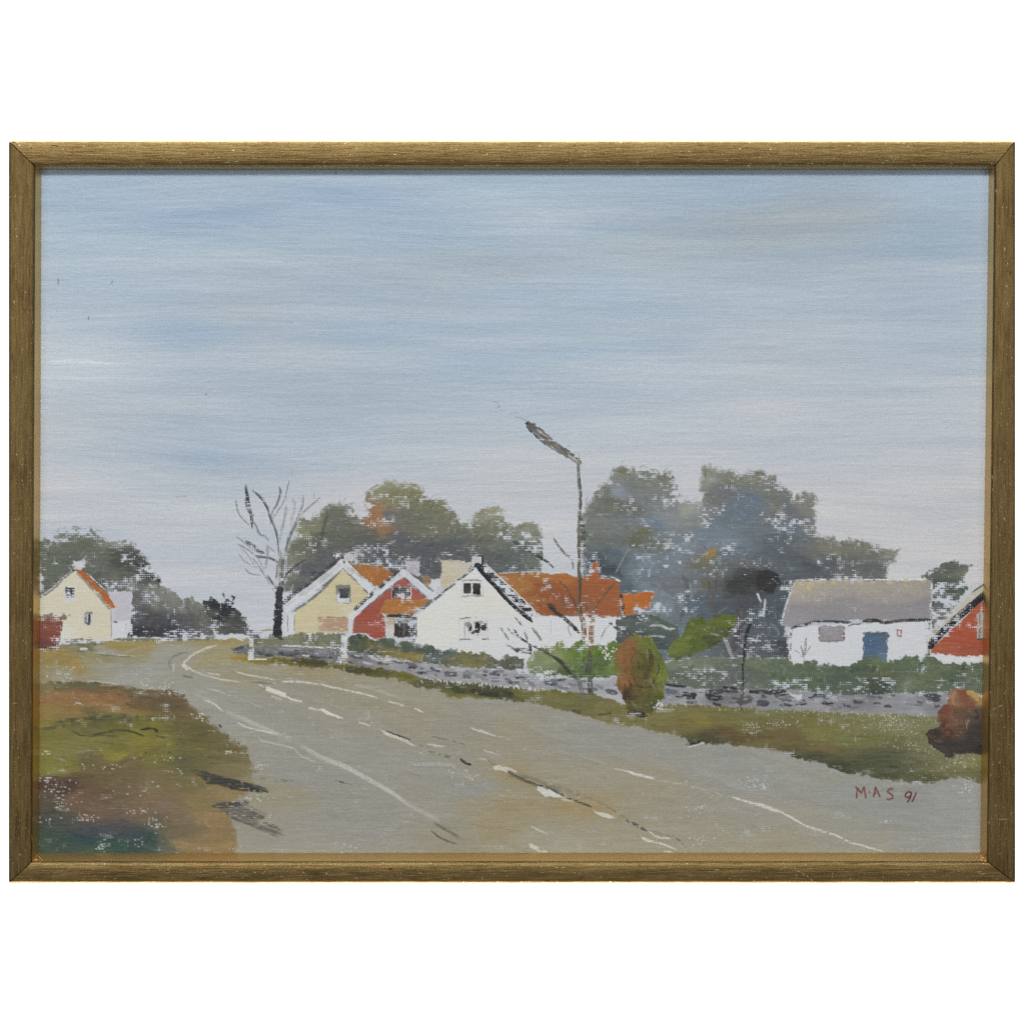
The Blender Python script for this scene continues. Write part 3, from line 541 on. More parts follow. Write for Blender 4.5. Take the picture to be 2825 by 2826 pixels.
region(pb, P('E', (330, 100, (126, 130, 118)), (460, 60, (128, 130, 112)), (600, 150, (116, 121, 113)), (750, 120, (122, 126, 106)), (150, 300, (112, 116, 106)), (380, 270, (128, 136, 154)), (430, 370, (100, 104, 94)), (310, 330, (104, 108, 94)), (250, 500, (110, 117, 117)), (100, 480, (112, 118, 114)), (600, 270, (112, 120, 122)), (500, 180, (112, 118, 112)), (720, 300, (118, 125, 120)), (680, 400, (124, 132, 138)), (650, 500, (104, 114, 142)), (530, 480, (112, 122, 146)), (900, 400, (146, 150, 138)), (930, 500, (124, 130, 128)),
             (500, 640, (94, 99, 82)), (560, 600, (104, 106, 76)), (300, 640, (102, 108, 102)), (120, 640, (104, 110, 100)), (300, 770, (84, 95, 114)), (230, 850, (70, 78, 92)), (120, 760, (92, 100, 104)), (480, 780, (106, 117, 140)), (600, 850, (112, 122, 142)), (800, 680, (118, 126, 146)), (820, 850, (114, 122, 138)), (1100, 560, (108, 117, 140)), (1180, 640, (116, 124, 148)), (1300, 420, (98, 108, 130)), (1400, 330, (98, 108, 134)), (1250, 150, (114, 118, 104)), (1450, 130, (118, 120, 106)), (1060, 100, (138, 142, 130)), (1100, 300, (110, 114, 106)), (1200, 250, (100, 106, 112)),
             (1580, 250, (110, 114, 108)), (1600, 380, (112, 113, 102)), (1740, 350, (98, 104, 116)), (1750, 500, (96, 105, 128)), (1860, 330, (120, 123, 110)), (1900, 500, (116, 119, 110)), (1500, 550, (104, 110, 120)), (1050, 800, (104, 108, 98)), (900, 850, (110, 114, 116)), (1400, 800, (94, 101, 100)), (1250, 720, (100, 110, 130)), (1650, 650, (90, 98, 108)), (1850, 850, (74, 80, 90)), (1750, 780, (84, 90, 96)), (740, 1000, (106, 112, 120)), (400, 1000, (80, 92, 112)), (560, 960, (104, 114, 132)), (680, 1150, (116, 126, 144)), (640, 1050, (112, 122, 140)), (850, 1200, (106, 114, 126)), (950, 1000, (102, 108, 112)), (1150, 1020, (84, 88, 90)), (1300, 980, (62, 65, 66)),
             (1430, 960, (56, 58, 58)), (1600, 1150, (76, 84, 96)), (1000, 1200, (84, 92, 112)), (1180, 1150, (78, 84, 94)), (1300, 1130, (70, 75, 82)), (1430, 1250, (80, 88, 102)), (1650, 1350, (78, 86, 98)), (1500, 1480, (84, 91, 102)), (1700, 1480, (64, 71, 74)), (1400, 1500, (84, 88, 92)), (1720, 1130, (72, 79, 90)), (800, 1400, (100, 110, 128)),
             'F', (100, 100, (84, 97, 104)), (300, 250, (86, 97, 102)), (700, 90, (116, 116, 100)), (900, 110, (114, 114, 100)), (620, 200, (86, 90, 94)), (880, 240, (94, 97, 97)), (1020, 300, (96, 99, 99)), (1120, 140, (130, 130, 112)), (450, 120, (100, 106, 104)), (650, 320, (86, 92, 96)), (480, 330, (76, 84, 88)), (900, 180, (104, 106, 100))),
       tb, dry=.12, edge=.42, ew=10, wob=5, warp=34, soft=5)
lift(tb, pb, 1.09)
fringe(pb, tb, 1600)
dabs(pb, 950, 22, 8, .5, owner=None, jit=6, dry=.12, aj=.6, a=.55, bris=.8)
for q in ((290, 60, 360, 100), (330, 40, 400, 90), (440, 45, 500, 85), (560, 55, 620, 100), (700, 85, 760, 130), (740, 90, 800, 170), (640, 100, 700, 150), (170, 180, 240, 220), (120, 260, 180, 300), (270, 280, 340, 320), (1030, 40, 1060, 120), (1450, 70, 1520, 120)):
    for k in range(5):
        dx, dy = rng.normal(0, 14), rng.normal(0, 12)
        S_(['E', (q[0] + dx, q[1] + dy), ((q[0] + q[2]) / 2 + 14 + dx, (q[1] + q[3]) / 2 - 10 + dy), (q[2] + dx, q[3] + dy)], 9, (112, 116, 92), None, dry=.3, a=.7)
def spot(o, pts, cc, dry=.08, edge=.15, a=.9, owner=None, soft=4):
    region(P(o, *pts), cc, owner or 0, dry=dry, edge=edge, ew=5, a=a, wob=4, keep=owner is None, soft=soft)
spot('E', [(1010, 770), (1060, 715), (1120, 680), (1125, 760), (1080, 790)], (170, 132, 74), soft=1.5)
spot('E', [(900, 860), (1000, 770), (1120, 780), (1080, 860)], (122, 118, 92), a=.7)
spot('E', [(1440, 960), (1470, 890), (1560, 872), (1640, 910), (1650, 990), (1600, 1065), (1510, 1060), (1450, 1020)], (46, 48, 46))
spot('E', [(1180, 1040), (1290, 940), (1430, 890), (1460, 1000), (1380, 1060), (1250, 1090)], (58, 61, 60), a=.75, soft=8)
spot('E', [(1000, 960), (1090, 960), (1080, 1040), (1010, 1030)], (106, 106, 76), a=.8, soft=5)
spot('E', [(170, 830), (330, 850), (350, 940), (180, 900)], (64, 72, 84), a=.7, soft=6)
for pts, w, cc in (([(850, 920), (885, 1030), (880, 1120), (830, 1290)], 34, (84, 84, 84)), ([(1120, 930), (1100, 1080), (1080, 1210)], 46, (98, 97, 86)), ([(1065, 960), (1075, 1050)], 18, (78, 78, 70)), ([(920, 1000), (905, 1120), (890, 1270)], 9, (66, 70, 80)), ([(690, 990), (760, 1070), (800, 1180), (800, 1360)], 44, (116, 118, 122)), ([(1125, 900), (1118, 1040)], 8, (70, 70, 66)),
                   ([(1320, 1180), (1340, 1280), (1310, 1400), (1265, 1550)], 56, (84, 74, 72)), ([(1300, 1190), (1320, 1330), (1290, 1440)], 20, (58, 46, 44)), ([(910, 990), (920, 1060), (915, 1120)], 14, (150, 158, 175)), ([(630, 990), (660, 1010), (600, 1080)], 10, (150, 154, 160)), ([(1000, 660), (1040, 700), (1060, 690)], 10, (70, 78, 92)), ([(1130, 1250), (1190, 1200), (1235, 1190)], 9, (150, 156, 168))):
    S_(['E'] + pts, w, cc, None, dry=.12, a=.75, bris=.6)
for pts, w, cc in (([(1462, 1072), (1478, 1100), (1494, 1142)], 20, (214, 218, 224)), ([(1530, 1115), (1522, 1190), (1515, 1265)], 15, (206, 212, 220)), ([(1470, 1410), (1452, 1480)], 9, (190, 195, 200)), ([(1490, 1150), (1485, 1200), (1480, 1290)], 6, (130, 136, 148)), ([(1560, 1500), (1580, 1530), (1600, 1540)], 8, (180, 184, 188))):
    S_(['E'] + pts, w, cc, None, dry=.05, bris=.4)
# protect the roofs and walls already painted in front of the trees
front = np.isin(keep_own, [hw_, rw, rw2, wu, wl, chw])
m = front & (np.broadcast_to(xs[None, :], own.shape) > 1590)
tl_fix = np.broadcast_to(xs[None, :], own.shape) < 1604
m = m | (front & tl_fix)
col[m] = keep_col[m]; own[m] = keep_own[m]; hgt[m] = keep_h[m]
S_(['C', (1500, 200), (1560, 230), (1575, 300), (1500, 325)], 60, (208, 212, 220), None, dry=.55)
S_(['C', (1665, 330), (1750, 335), (1835, 372)], 14, BARE, None, dry=.5)
S_(['E', (335, 1058), (450, 1052), (640, 1058)], 10, BARE, None, dry=.55)

# shrubs under the big trees
sb = part('painted_bush', 'dull dark green shrub at the end of the white house')
psb = P('E', (300, 1285), (480, 1245), (570, 1215), (660, 1275), (790, 1340), (830, 1430), (730, 1540), (620, 1530), (300, 1500))
region(psb, P('E', (400, 1330, (92, 102, 94)), (520, 1240, (70, 74, 74)), (550, 1330, (98, 110, 106)), (690, 1310, (94, 106, 68)), (700, 1400, (88, 100, 100)), (600, 1460, (76, 88, 88)), (400, 1420, (80, 90, 88)), (680, 1520, (66, 78, 82))), sb, dry=.12, edge=.3, ew=6)
dabs(psb, 60, 24, 6, .1, owner=sb, jit=9, bris=.8)
S_(['E', (470, 1225), (530, 1215), (575, 1225)], 26, (46, 46, 48), sb, dry=.2)
S_(['E', (575, 1340), (660, 1335), (720, 1360), (785, 1365)], 19, (206, 210, 212), sb, dry=.05, bris=.7)
S_(['E', (540, 1440), (610, 1420), (705, 1432)], 13, (196, 201, 204), sb, dry=.05, bris=.6)
S_(['E', (470, 1260), (500, 1285), (545, 1300)], 16, (190, 194, 196), sb, dry=.4)
ob = part('painted_bush', 'bright olive green bush under the blue grey trees')
pob = P('G', (980, 68), (1050, 100), (1120, 60), (1230, 42), (1292, 70), (1290, 140), (1200, 240), (1150, 290), (1110, 320), (960, 370), (880, 405), (800, 430), (735, 390), (722, 330), (760, 280), (830, 230), (862, 180), (880, 130), (925, 80))
region(pob, P('G', (980, 130, (98, 112, 44)), (1200, 100, (104, 120, 42)), (900, 230, (108, 124, 46)), (1060, 200, (100, 116, 46)), (800, 320, (112, 128, 46)), (950, 320, (96, 112, 46)), (1200, 190, (84, 95, 52)), (860, 390, (84, 98, 50)), (1080, 280, (78, 88, 54))), ob, dry=.05, edge=.2, ew=4, wob=3)
dabs(pob, 110, 20, 7, -.6, owner=ob, jit=9, dry=.05, bris=.7)
S_(['G', (1120, 320), (1160, 370)], 60, (104, 108, 108), None, dry=.2, a=.8)
S_(['G', (1185, 240), (1215, 290), (1250, 385)], 34, (158, 158, 152), None, dry=.15, bris=.9)

# ---------------------------------------------------------------------
# BARN, right tree, right red house
# ---------------------------------------------------------------------
tr = part('painted_tree', 'ragged dark green tree behind the right end of the barn')
ptr = P('F', (1440, 400), (1375, 315), (1430, 282), (1530, 268), (1555, 222), (1640, 193), (1720, 210), (1795, 240), (1770, 300), (1725, 370), (1765, 430), (1710, 520), (1650, 620), (1500, 800), (1440, 1010))
region(ptr, P('F', (1650, 230, (92, 100, 90)), (1560, 290, (100, 106, 98)), (1740, 270, (116, 122, 108)), (1600, 400, (76, 86, 78)), (1700, 430, (82, 94, 82)), (1520, 480, (86, 95, 88)), (1580, 560, (100, 106, 104)), (1500, 650, (112, 117, 116)), (1440, 320, (92, 98, 98)), (1480, 780, (120, 124, 126))), tr, dry=.34, edge=.5, ew=9, wob=5)
dabs(ptr, 90, 14, 6, -.8, owner=tr, jit=9)
ba = part('painted_house', 'long low white barn with a grey thatched roof')
rb = part('painted_roof', 'grey mauve thatched roof with straw coloured ridge', ba)
region(P('F', (330, 755), (540, 738), (900, 716), (1100, 712), (1470, 696), (1470, 1020), (1330, 1010), (1150, 1050), (790, 1070), (520, 1060), (280, 1050), (296, 770)), P('F', (450, 900, (218, 221, 227)), (800, 900, (216, 220, 226)), (1250, 850, (216, 219, 225)), (1300, 980, (214, 218, 224))), ba, wob=1.5, streak=1.4, spk=3)
S_(['F', (312, 760), (302, 860), (298, 1020)], 20, (80, 82, 88), ba, dry=.75, taper=0)
pr = P('F', (340, 370), (700, 366), (1100, 372), (1468, 362), (1466, 540), (1468, 690), (1300, 694), (900, 692), (600, 694), (400, 724), (320, 748), (232, 742), (236, 680), (290, 500))
region(pr, P('F', (420, 400, (186, 174, 150)), (700, 400, (176, 166, 152)), (1000, 390, (174, 165, 152)), (1300, 390, (172, 163, 150)), (450, 480, (172, 165, 152)), (800, 470, (164, 157, 152)), (1200, 460, (164, 158, 150)), (400, 600, (152, 147, 152)), (800, 600, (150, 146, 150)), (1200, 600, (150, 146, 150)), (1420, 500, (146, 142, 146)), (300, 700, (156, 151, 156)), (700, 670, (148, 144, 148)), (1350, 670, (150, 145, 152))),
       rb, dry=.03, edge=.1, ew=4, wob=2, streak=2.5, asp=2.4)
for (x, y) in ((370, 385), (450, 395), (530, 375), (640, 390), (740, 365), (860, 380), (960, 372), (1100, 378), (1240, 370), (1380, 372)):
    S_(['F', (x, y), (x + 22, y + rng.uniform(-14, 12)), (x + 40, y + rng.uniform(-8, 14))], 26, (212, 192, 134), rb, dry=.15, a=.85)
zz = [(360, 470)]
for k in range(28): zz.append((370 + k * 38, 400 + (70 if k % 2 else 10) + rng.uniform(0, 24)))
for i in range(len(zz) - 1): S_(['F', zz[i], zz[i + 1]], 12, (196, 181, 142), rb, dry=.3, a=.55, bris=.8)
S_(['F', (440, 400), (455, 450)], 24, (214, 194, 130), rb, dry=.1, a=.8); S_(['F', (395, 480), (420, 492)], 26, (208, 190, 134), rb, a=.7)
S_(['F', (350, 362), (700, 356), (1000, 358), (1460, 356)], 12, BARE, None, dry=.55)
S_(['F', (335, 380), (285, 510), (238, 670), (228, 740)], 15, BARE, None, dry=.45)
S_(['F', (1466, 380), (1460, 540), (1462, 690)], 17, BARE, None, dry=.4)
S_(['F', (320, 752), (420, 728), (530, 704), (680, 705), (800, 712)], 24, (56, 54, 60), rb, dry=.32, taper=.05)
S_(['F', (780, 738), (900, 715), (1050, 700)], 17, (60, 58, 62), rb, dry=.4)
S_(['F', (900, 700), (1000, 692), (1080, 712), (1250, 696), (1455, 690)], 26, (40, 38, 42), rb, dry=.2, taper=.05)
wb = part('painted_window', 'grey patched shutter on the barn', ba)
region(P('F', (535, 742), (750, 740), (745, 872), (540, 872)), P('F', (600, 800, (160, 154, 158)), (700, 780, (154, 148, 153)), (580, 850, (150, 146, 148))), wb, dry=.1, edge=.25, ew=4)
S_(['F', (745, 745), (744, 860)], 15, (120, 84, 82), wb, dry=.5); S_(['F', (538, 750), (536, 860)], 13, (120, 100, 100), wb, dry=.55); S_(['F', (545, 868), (640, 866), (740, 862)], 10, (120, 116, 116), wb, dry=.55)
db = part('painted_door', 'blue barn door', ba)
region(P('F', (900, 798), (1000, 790), (1108, 798), (1102, 930), (1098, 1045), (896, 1045), (902, 930)), P('F', (1000, 820, (88, 100, 122)), (950, 900, (76, 102, 144)), (1060, 900, (82, 104, 140)), (950, 1000, (82, 104, 138)), (1040, 980, (100, 120, 150))), db, dry=.1, edge=.2, ew=4)
S_(['F', (905, 800), (1000, 792), (1108, 800)], 12, (74, 82, 100), db, dry=.2)
wsm = part('painted_window', 'tiny red framed window', ba)
for a, b in (((1180, 776), (1218, 776)), ((1216, 778), (1214, 826)), ((1214, 828), (1186, 828)), ((1186, 826), (1182, 778))): S_(['F', a, b], 9, (166, 82, 68), wsm, dry=.1, taper=0)
S_(['F', (1420, 740), (1424, 850), (1420, 980)], 11, (134, 138, 142), ba, dry=.5); S_(['F', (1448, 720), (1445, 850), (1440, 960)], 20, (92, 96, 100), ba, dry=.75, taper=0)
wd = part('painted_bush', 'thin grey weed against the white barn wall', None)
for pts, w in (([(430, 842), (425, 900), (412, 1005)], 20), ([(385, 905), (400, 950), (404, 1000)], 11), ([(335, 940), (370, 960), (390, 1000)], 9), ([(468, 905), (440, 950), (410, 985)], 10), ([(405, 960), (410, 1030)], 9)):
    S_(['F'] + pts, w, (122, 124, 116), wd, dry=.3, bris=.6)
hR = part('painted_house', 'red gable end with white base cut by the right edge of the painting')
region(P('F', (1450, 960), (1700, 985), (1960, 975), (1960, 1060), (1540, 1060)), (216, 219, 224), hR, dry=.05)
region(P('F', (1960, 480), (1895, 535), (1820, 592), (1720, 692), (1600, 802), (1480, 912), (1455, 962), (1700, 1000), (1800, 992), (1960, 985)), P('F', (1850, 620, (196, 82, 62)), (1700, 800, (196, 76, 56)), (1850, 900, (190, 74, 56)), (1560, 930, (194, 84, 66)), (1780, 960, (182, 74, 58))), hR, dry=.07, edge=.2, ew=4)
S_(['F', (1480, 985), (1700, 1005), (1960, 995)], 26, (220, 222, 226), None, dry=.55)
rR = part('painted_roof', 'straw coloured roof edge with a thick black bargeboard', hR)
S_(['F', (1960, 385), (1800, 500), (1650, 640), (1530, 765), (1462, 850)], 62, (198, 184, 146), rR, dry=.12, taper=0, bris=.9)
for k in range(9):
    t = rng.uniform(0, .9); x, y = 1895 - 400 * t, 440 + 375 * t
    S_(['F', (x, y), (x - 40, y + 40)], 10, (80, 78, 72) if k % 2 else (212, 198, 156), rR, dry=.25, a=.8)
S_(['F', (1960, 365), (1895, 402), (1800, 462)], 12, (30, 30, 34), rR, dry=.1)
S_(['F', (1960, 425), (1895, 490), (1780, 590), (1700, 655), (1600, 750), (1500, 850), (1460, 905)], 58, (34, 34, 40), rR, dry=.1, taper=0)
S_(['F', (1760, 580), (1620, 700), (1480, 835)], 14, (216, 214, 206), rR, dry=.5)
wR = part('painted_window', 'grey window at the right edge', hR)
region(P('F', (1842, 632), (1895, 625), (1895, 852), (1836, 850)), P('F', (1880, 700, (188, 186, 184)), (1870, 800, (176, 174, 172))), wR, dry=.1, edge=.2, ew=3)
S_(['F', (1860, 640), (1868, 740), (1858, 840)], 8, (70, 66, 66), wR, dry=.2); S_(['F', (1845, 850), (1890, 846)], 11, (50, 46, 48), wR, dry=.15); S_(['F', (1848, 632), (1892, 634)], 8, (60, 56, 58), wR, dry=.3)

# ---------------------------------------------------------------------
# HEDGES, STONE WALL, VERGE
# ---------------------------------------------------------------------
vg = part('painted_verge', 'olive grass verge below the stone wall')
pv = P('I', (390, 300), (520, 318), (560, 338), (700, 333), (880, 350), (1150, 358), (1250, 388), (1340, 395), (1500, 410), (1700, 435), 'C', (0, 1105), (100, 1125), (200, 1175), (400, 1190), (700, 1210), (940, 1235), (1100, 1262), (1290, 1255), (1640, 1300), (1750, 1340), (1880, 1390),
       'K', (690, 285), (980, 310), (1400, 320), (1931, 340), 'L', (400, 362), (700, 380), (1000, 390), (1500, 410), (1960, 600), (1960, 970), (1870, 962), (1700, 915), (1560, 930), (1470, 972), (1320, 968), (1130, 932), (1000, 922), (940, 892), (860, 888), (740, 882), (690, 852), (620, 818), (560, 788), (470, 785), (400, 762), (320, 742), (290, 712), (150, 692), (0, 662),
       'K', (1800, 672), (1500, 642), (1300, 628), (1205, 645), (1185, 600), (1080, 562), (980, 548), (880, 532), (780, 498), (600, 482), (420, 432), (250, 382), (0, 322), 'C', (1000, 1362), (850, 1345), (480, 1342), (400, 1315), (330, 1272), (180, 1252), (0, 1195), 'I', (1800, 522), (1550, 500), (1340, 452), (1250, 432), (1050, 432), (900, 402), (700, 400), (560, 382), (420, 372))
region(pv, P('I', (440, 340, (176, 150, 56)), (520, 350, (164, 138, 50)), (700, 355, (128, 118, 44)), (880, 370, (112, 104, 42)), (1100, 380, (84, 80, 44)), (1200, 400, (104, 98, 44)), (1260, 405, (122, 114, 46)), (1450, 440, (88, 86, 44)), (1600, 455, (96, 94, 46)), (1850, 490, (122, 117, 50)),
             'C', (60, 1140, (122, 118, 66)), (300, 1215, (96, 96, 60)), (500, 1235, (82, 84, 52)), (480, 1310, (128, 124, 54)), (620, 1325, (134, 130, 56)), (700, 1250, (78, 80, 50)), (850, 1290, (78, 80, 48)), (1000, 1280, (116, 114, 60)), (1200, 1310, (126, 123, 64)), (1350, 1340, (122, 118, 62)), (1500, 1400, (118, 114, 66)), (1750, 1440, (130, 123, 68)),
             'K', (300, 330, (114, 111, 62)), (600, 430, (128, 121, 62)), (900, 440, (131, 124, 68)), (1200, 360, (128, 119, 68)), (1300, 460, (138, 127, 54)), (1600, 470, (126, 120, 64)), (1450, 555, (108, 84, 50)), (1650, 560, (108, 90, 52)), (1300, 605, (80, 82, 56)), (1450, 610, (96, 90, 54)), (1800, 640, (118, 108, 58)), (1700, 400, (122, 118, 70)), (1000, 520, (128, 116, 66)),
             'L', (100, 420, (130, 130, 76)), (500, 540, (134, 130, 66)), (250, 570, (120, 102, 62)), (800, 580, (126, 126, 72)), (550, 660, (122, 106, 62)), (1300, 480, (134, 135, 90)), (1000, 430, (132, 130, 80)), (1050, 790, (88, 91, 64)), (750, 830, (78, 82, 58)), (480, 750, (80, 82, 56)), (1400, 920, (94, 96, 62)), (1750, 820, (136, 133, 82)), (1650, 900, (116, 114, 72)), (1500, 650, (128, 126, 84)), (1850, 920, (112, 110, 72))),
       vg, dry=.05, edge=.26, ew=6, wob=4, soft=3, asp=2.6, streak=6)
dabs(pv, 420, 34, 6, .08, owner=vg, jit=8, dry=.06, aj=.15, bris=.8)
for (o, cx_, cy_, rx, ry_, n) in (('L', 1150, 470, 300, 90, 130), ('L', 1350, 640, 250, 80, 70), ('L', 1680, 780, 170, 70, 60), ('L', 200, 470, 240, 30, 40), ('K', 1700, 490, 130, 40, 34), ('L', 1800, 940, 90, 30, 18)):
    for _ in range(n):                                      # bare canvas grid shows through the scumbled grass
        x, y = P(o, (cx_ + rng.normal(0, rx * .5), cy_ + rng.normal(0, ry_ * .5)))[0]
        x = round(x / PW) * PW + rng.normal(0, .8); y = round(y / PW) * PW + rng.normal(0, .8)
        stroke([(x, y), (x + rng.uniform(0, 3), y + rng.uniform(0, 1))], rng.uniform(2.0, 3.2), (212, 214, 210), dry=0, bris=0, a=.85, th=-.2)
for (a, b, w, cc) in ((('C', (440, 1260), (540, 1290)), None, 40, (62, 66, 44)), (('C', (600, 1275), (700, 1300)), None, 46, (58, 62, 42)), (('C', (700, 1300), (830, 1310)), None, 42, (48, 52, 36)), (('C', (860, 1290), (950, 1310)), None, 34, (58, 62, 42)), (('K', (230, 365), (310, 375)), None, 26, (84, 86, 58)), (('K', (450, 400), (560, 385)), None, 18, (72, 74, 50)), (('K', (1210, 640), (1300, 620)), None, 22, (48, 50, 44)), (('K', (1350, 615), (1500, 630)), None, 26, (76, 80, 58)), (('L', (300, 720), (400, 755)), None, 34, (58, 62, 48)), (('L', (600, 800), (800, 870)), None, 50, (74, 78, 52)), (('L', (960, 900), (1200, 905)), None, 40, (80, 84, 54))):
    S_(list(a), w, cc, vg, dry=.12, bris=.6)
S_(['K', (1190, 665), (1260, 650), (1330, 630)], 11, (214, 214, 208), road, dry=.15)
S_(['I', (920, 365), (1050, 372), (1230, 400)], 40, (74, 72, 42), vg, dry=.06, bris=.6); S_(['I', (1350, 440), (1480, 455), (1620, 450)], 40, (80, 78, 40), vg, dry=.1, bris=.6)
for y in range(3): S_(['K', (1240, 540 + y * 22), (1450, 550 + y * 20), (1931, 560 + y * 16)], 13, (112, 84, 50), vg, dry=.3, a=.6)

hd = part('painted_hedge', 'thin green hedge above the wall in front of the yellow house')
region(P('I', (560, 165), (700, 178), (850, 165), (1000, 140), (1200, 138), (1360, 150), (1362, 272), (1100, 258), (850, 250), (600, 238)), P('I', (700, 200, (128, 130, 98)), (900, 190, (132, 134, 104)), (1150, 190, (124, 130, 100)), (1050, 235, (116, 118, 88)), (1320, 230, (118, 124, 96)), (640, 190, (110, 112, 96))), hd, dry=.14, edge=.45, ew=6, wob=4)
for a, b in (((620, 165), (700, 175)), ((720, 150), (840, 190))): S_(['I', a, b], 24, (52, 52, 52), hd, dry=.6)
hd2 = part('painted_hedge', 'dark green hedge with yellow patches below the white house')
ph2 = P('I', (1368, 180), (1450, 150), (1510, 155), (1565, 200), (1680, 172), (1780, 210), (1850, 205), 'C', (0, 855), (130, 878), (260, 898), (340, 940), (430, 935), (480, 950), (580, 958), (730, 968), (830, 1022), (900, 982), (970, 988), (1030, 1030), (1040, 1085), (960, 1115), (850, 1085), (700, 1090), (500, 1085), (330, 1062), (200, 1045), (0, 1025), 'I', (1850, 350), (1700, 335), (1560, 315), (1400, 295), (1368, 285))
region(ph2, P('I', (1450, 200, (74, 88, 76)), (1640, 200, (76, 92, 74)), (1600, 250, (124, 116, 66)), (1560, 280, (78, 90, 72)), (1750, 240, (78, 92, 76)), (1720, 290, (140, 124, 70)), (1850, 300, (150, 128, 68)), (1920, 260, (80, 94, 84)),
              'C', (120, 960, (160, 136, 72)), (60, 910, (80, 96, 84)), (230, 930, (78, 92, 86)), (200, 1010, (92, 104, 94)), (330, 1000, (92, 106, 100)), (430, 980, (90, 104, 98)), (540, 1020, (126, 122, 76)), (700, 1020, (118, 120, 82)), (650, 1060, (130, 122, 74)), (850, 1050, (100, 104, 82)), (960, 1060, (88, 92, 76)), (930, 1010, (108, 110, 88)))
       , hd2, dry=.09, edge=.35, ew=6, wob=4)
dabs(ph2, 150, 15, 8, -.4, owner=hd2, jit=11, dry=.1)
hd3 = part('painted_hedge', 'long grey green hedge in front of the barn')
ph3 = P('G', (690, 450), (800, 430), (960, 402), (1300, 402), (1700, 405), 'F', (290, 1038), (340, 1060), (420, 1040), (470, 1020), (530, 1050), (700, 1070), (790, 1060), (900, 1018), (965, 985), (1020, 1005), (1100, 1048), (1230, 1000), (1280, 990), (1355, 985), (1375, 1040), (1440, 965), (1510, 1008), (1550, 1050), (1960, 1050), (1960, 1300), (1600, 1295), (1200, 1298), (900, 1315), (560, 1298), (400, 1275), (250, 1265), (0, 1268), 'G', (1700, 680), (1400, 672), (1060, 665), (860, 650), (690, 630))
region(ph3, P('G', (800, 480, (128, 138, 112)), (1000, 470, (122, 134, 108)), (1050, 580, (100, 114, 94)), (800, 580, (102, 112, 98)), (1250, 520, (104, 112, 100)), (1200, 620, (104, 108, 104)), (1330, 560, (98, 106, 102)), (1450, 460, (118, 130, 102)), (1600, 600, (92, 110, 90)), (1450, 640, (112, 120, 104)),
              'F', (150, 1080, (104, 118, 92)), (200, 1200, (102, 118, 86)), (450, 1100, (94, 112, 84)), (650, 1150, (84, 100, 82)), (900, 1080, (84, 100, 80)), (800, 1220, (92, 106, 88)), (1020, 1150, (98, 106, 72)), (1050, 1260, (66, 80, 70)), (970, 1200, (86, 96, 76)), (1000, 1030, (104, 118, 76)), (1250, 1080, (96, 114, 86)), (1450, 1150, (106, 120, 84)), (1300, 1220, (112, 126, 98)), (1650, 1150, (84, 102, 78)), (1600, 1100, (98, 112, 84)), (1750, 1250, (104, 114, 98)), (1850, 1100, (100, 114, 86)), (60, 1180, (96, 108, 98))),
       hd3, dry=.15, edge=.32, ew=6, wob=4.5)
dabs(ph3, 420, 16, 6, -.3, owner=hd3, jit=11, dry=.12, aj=.8)

sw = part('painted_stone_wall', 'low grey dry stone wall running along the verge')
def stones(o, lst, owner):
    for (x0, y0, x1, y1, w, cc) in lst:
        cc = tuple(v * (.80 if v < 125 else 1.0) for v in cc)
        S_([o, (x0, y0), ((x0 + x1) / 2, (y0 + y1) / 2 + 3), (x1, y1)], w * 1.12, cc, owner, dry=.06, bris=.35, th=.6)
region(P('I', (420, 262), (560, 238), (600, 252), (900, 250), (1100, 258), (1350, 276), (1345, 395), (1250, 388), (1100, 352), (800, 330), (620, 342), (540, 322), (425, 302)), P('I', (480, 275, (112, 113, 120)), (700, 290, (120, 120, 128)), (900, 280, (132, 132, 140)), (900, 320, (96, 97, 104)), (1150, 310, (128, 129, 136)), (1280, 350, (112, 112, 118))), sw, dry=.12, edge=.3, ew=4, wob=3)
stones('I', [(440, 270, 520, 260, 22, (90, 90, 98)), (620, 300, 760, 330, 24, (84, 85, 92)), (700, 280, 820, 300, 20, (150, 150, 160)), (800, 270, 960, 275, 16, (160, 160, 170)), (820, 320, 980, 310, 22, (90, 92, 98)), (950, 300, 1100, 330, 22, (112, 113, 120)), (1060, 340, 1200, 345, 16, (88, 88, 94)), (1120, 290, 1280, 300, 20, (146, 147, 155)), (1000, 325, 1060, 330, 12, (208, 210, 216)), (1100, 300, 1130, 315, 12, (206, 208, 214)), (700, 345, 760, 342, 8, (200, 202, 206)), (830, 250, 880, 240, 8, (214, 216, 220))], sw)
S_(['I', (840, 250), (1000, 252), (1340, 270)], 12, BARE, None, dry=.4)
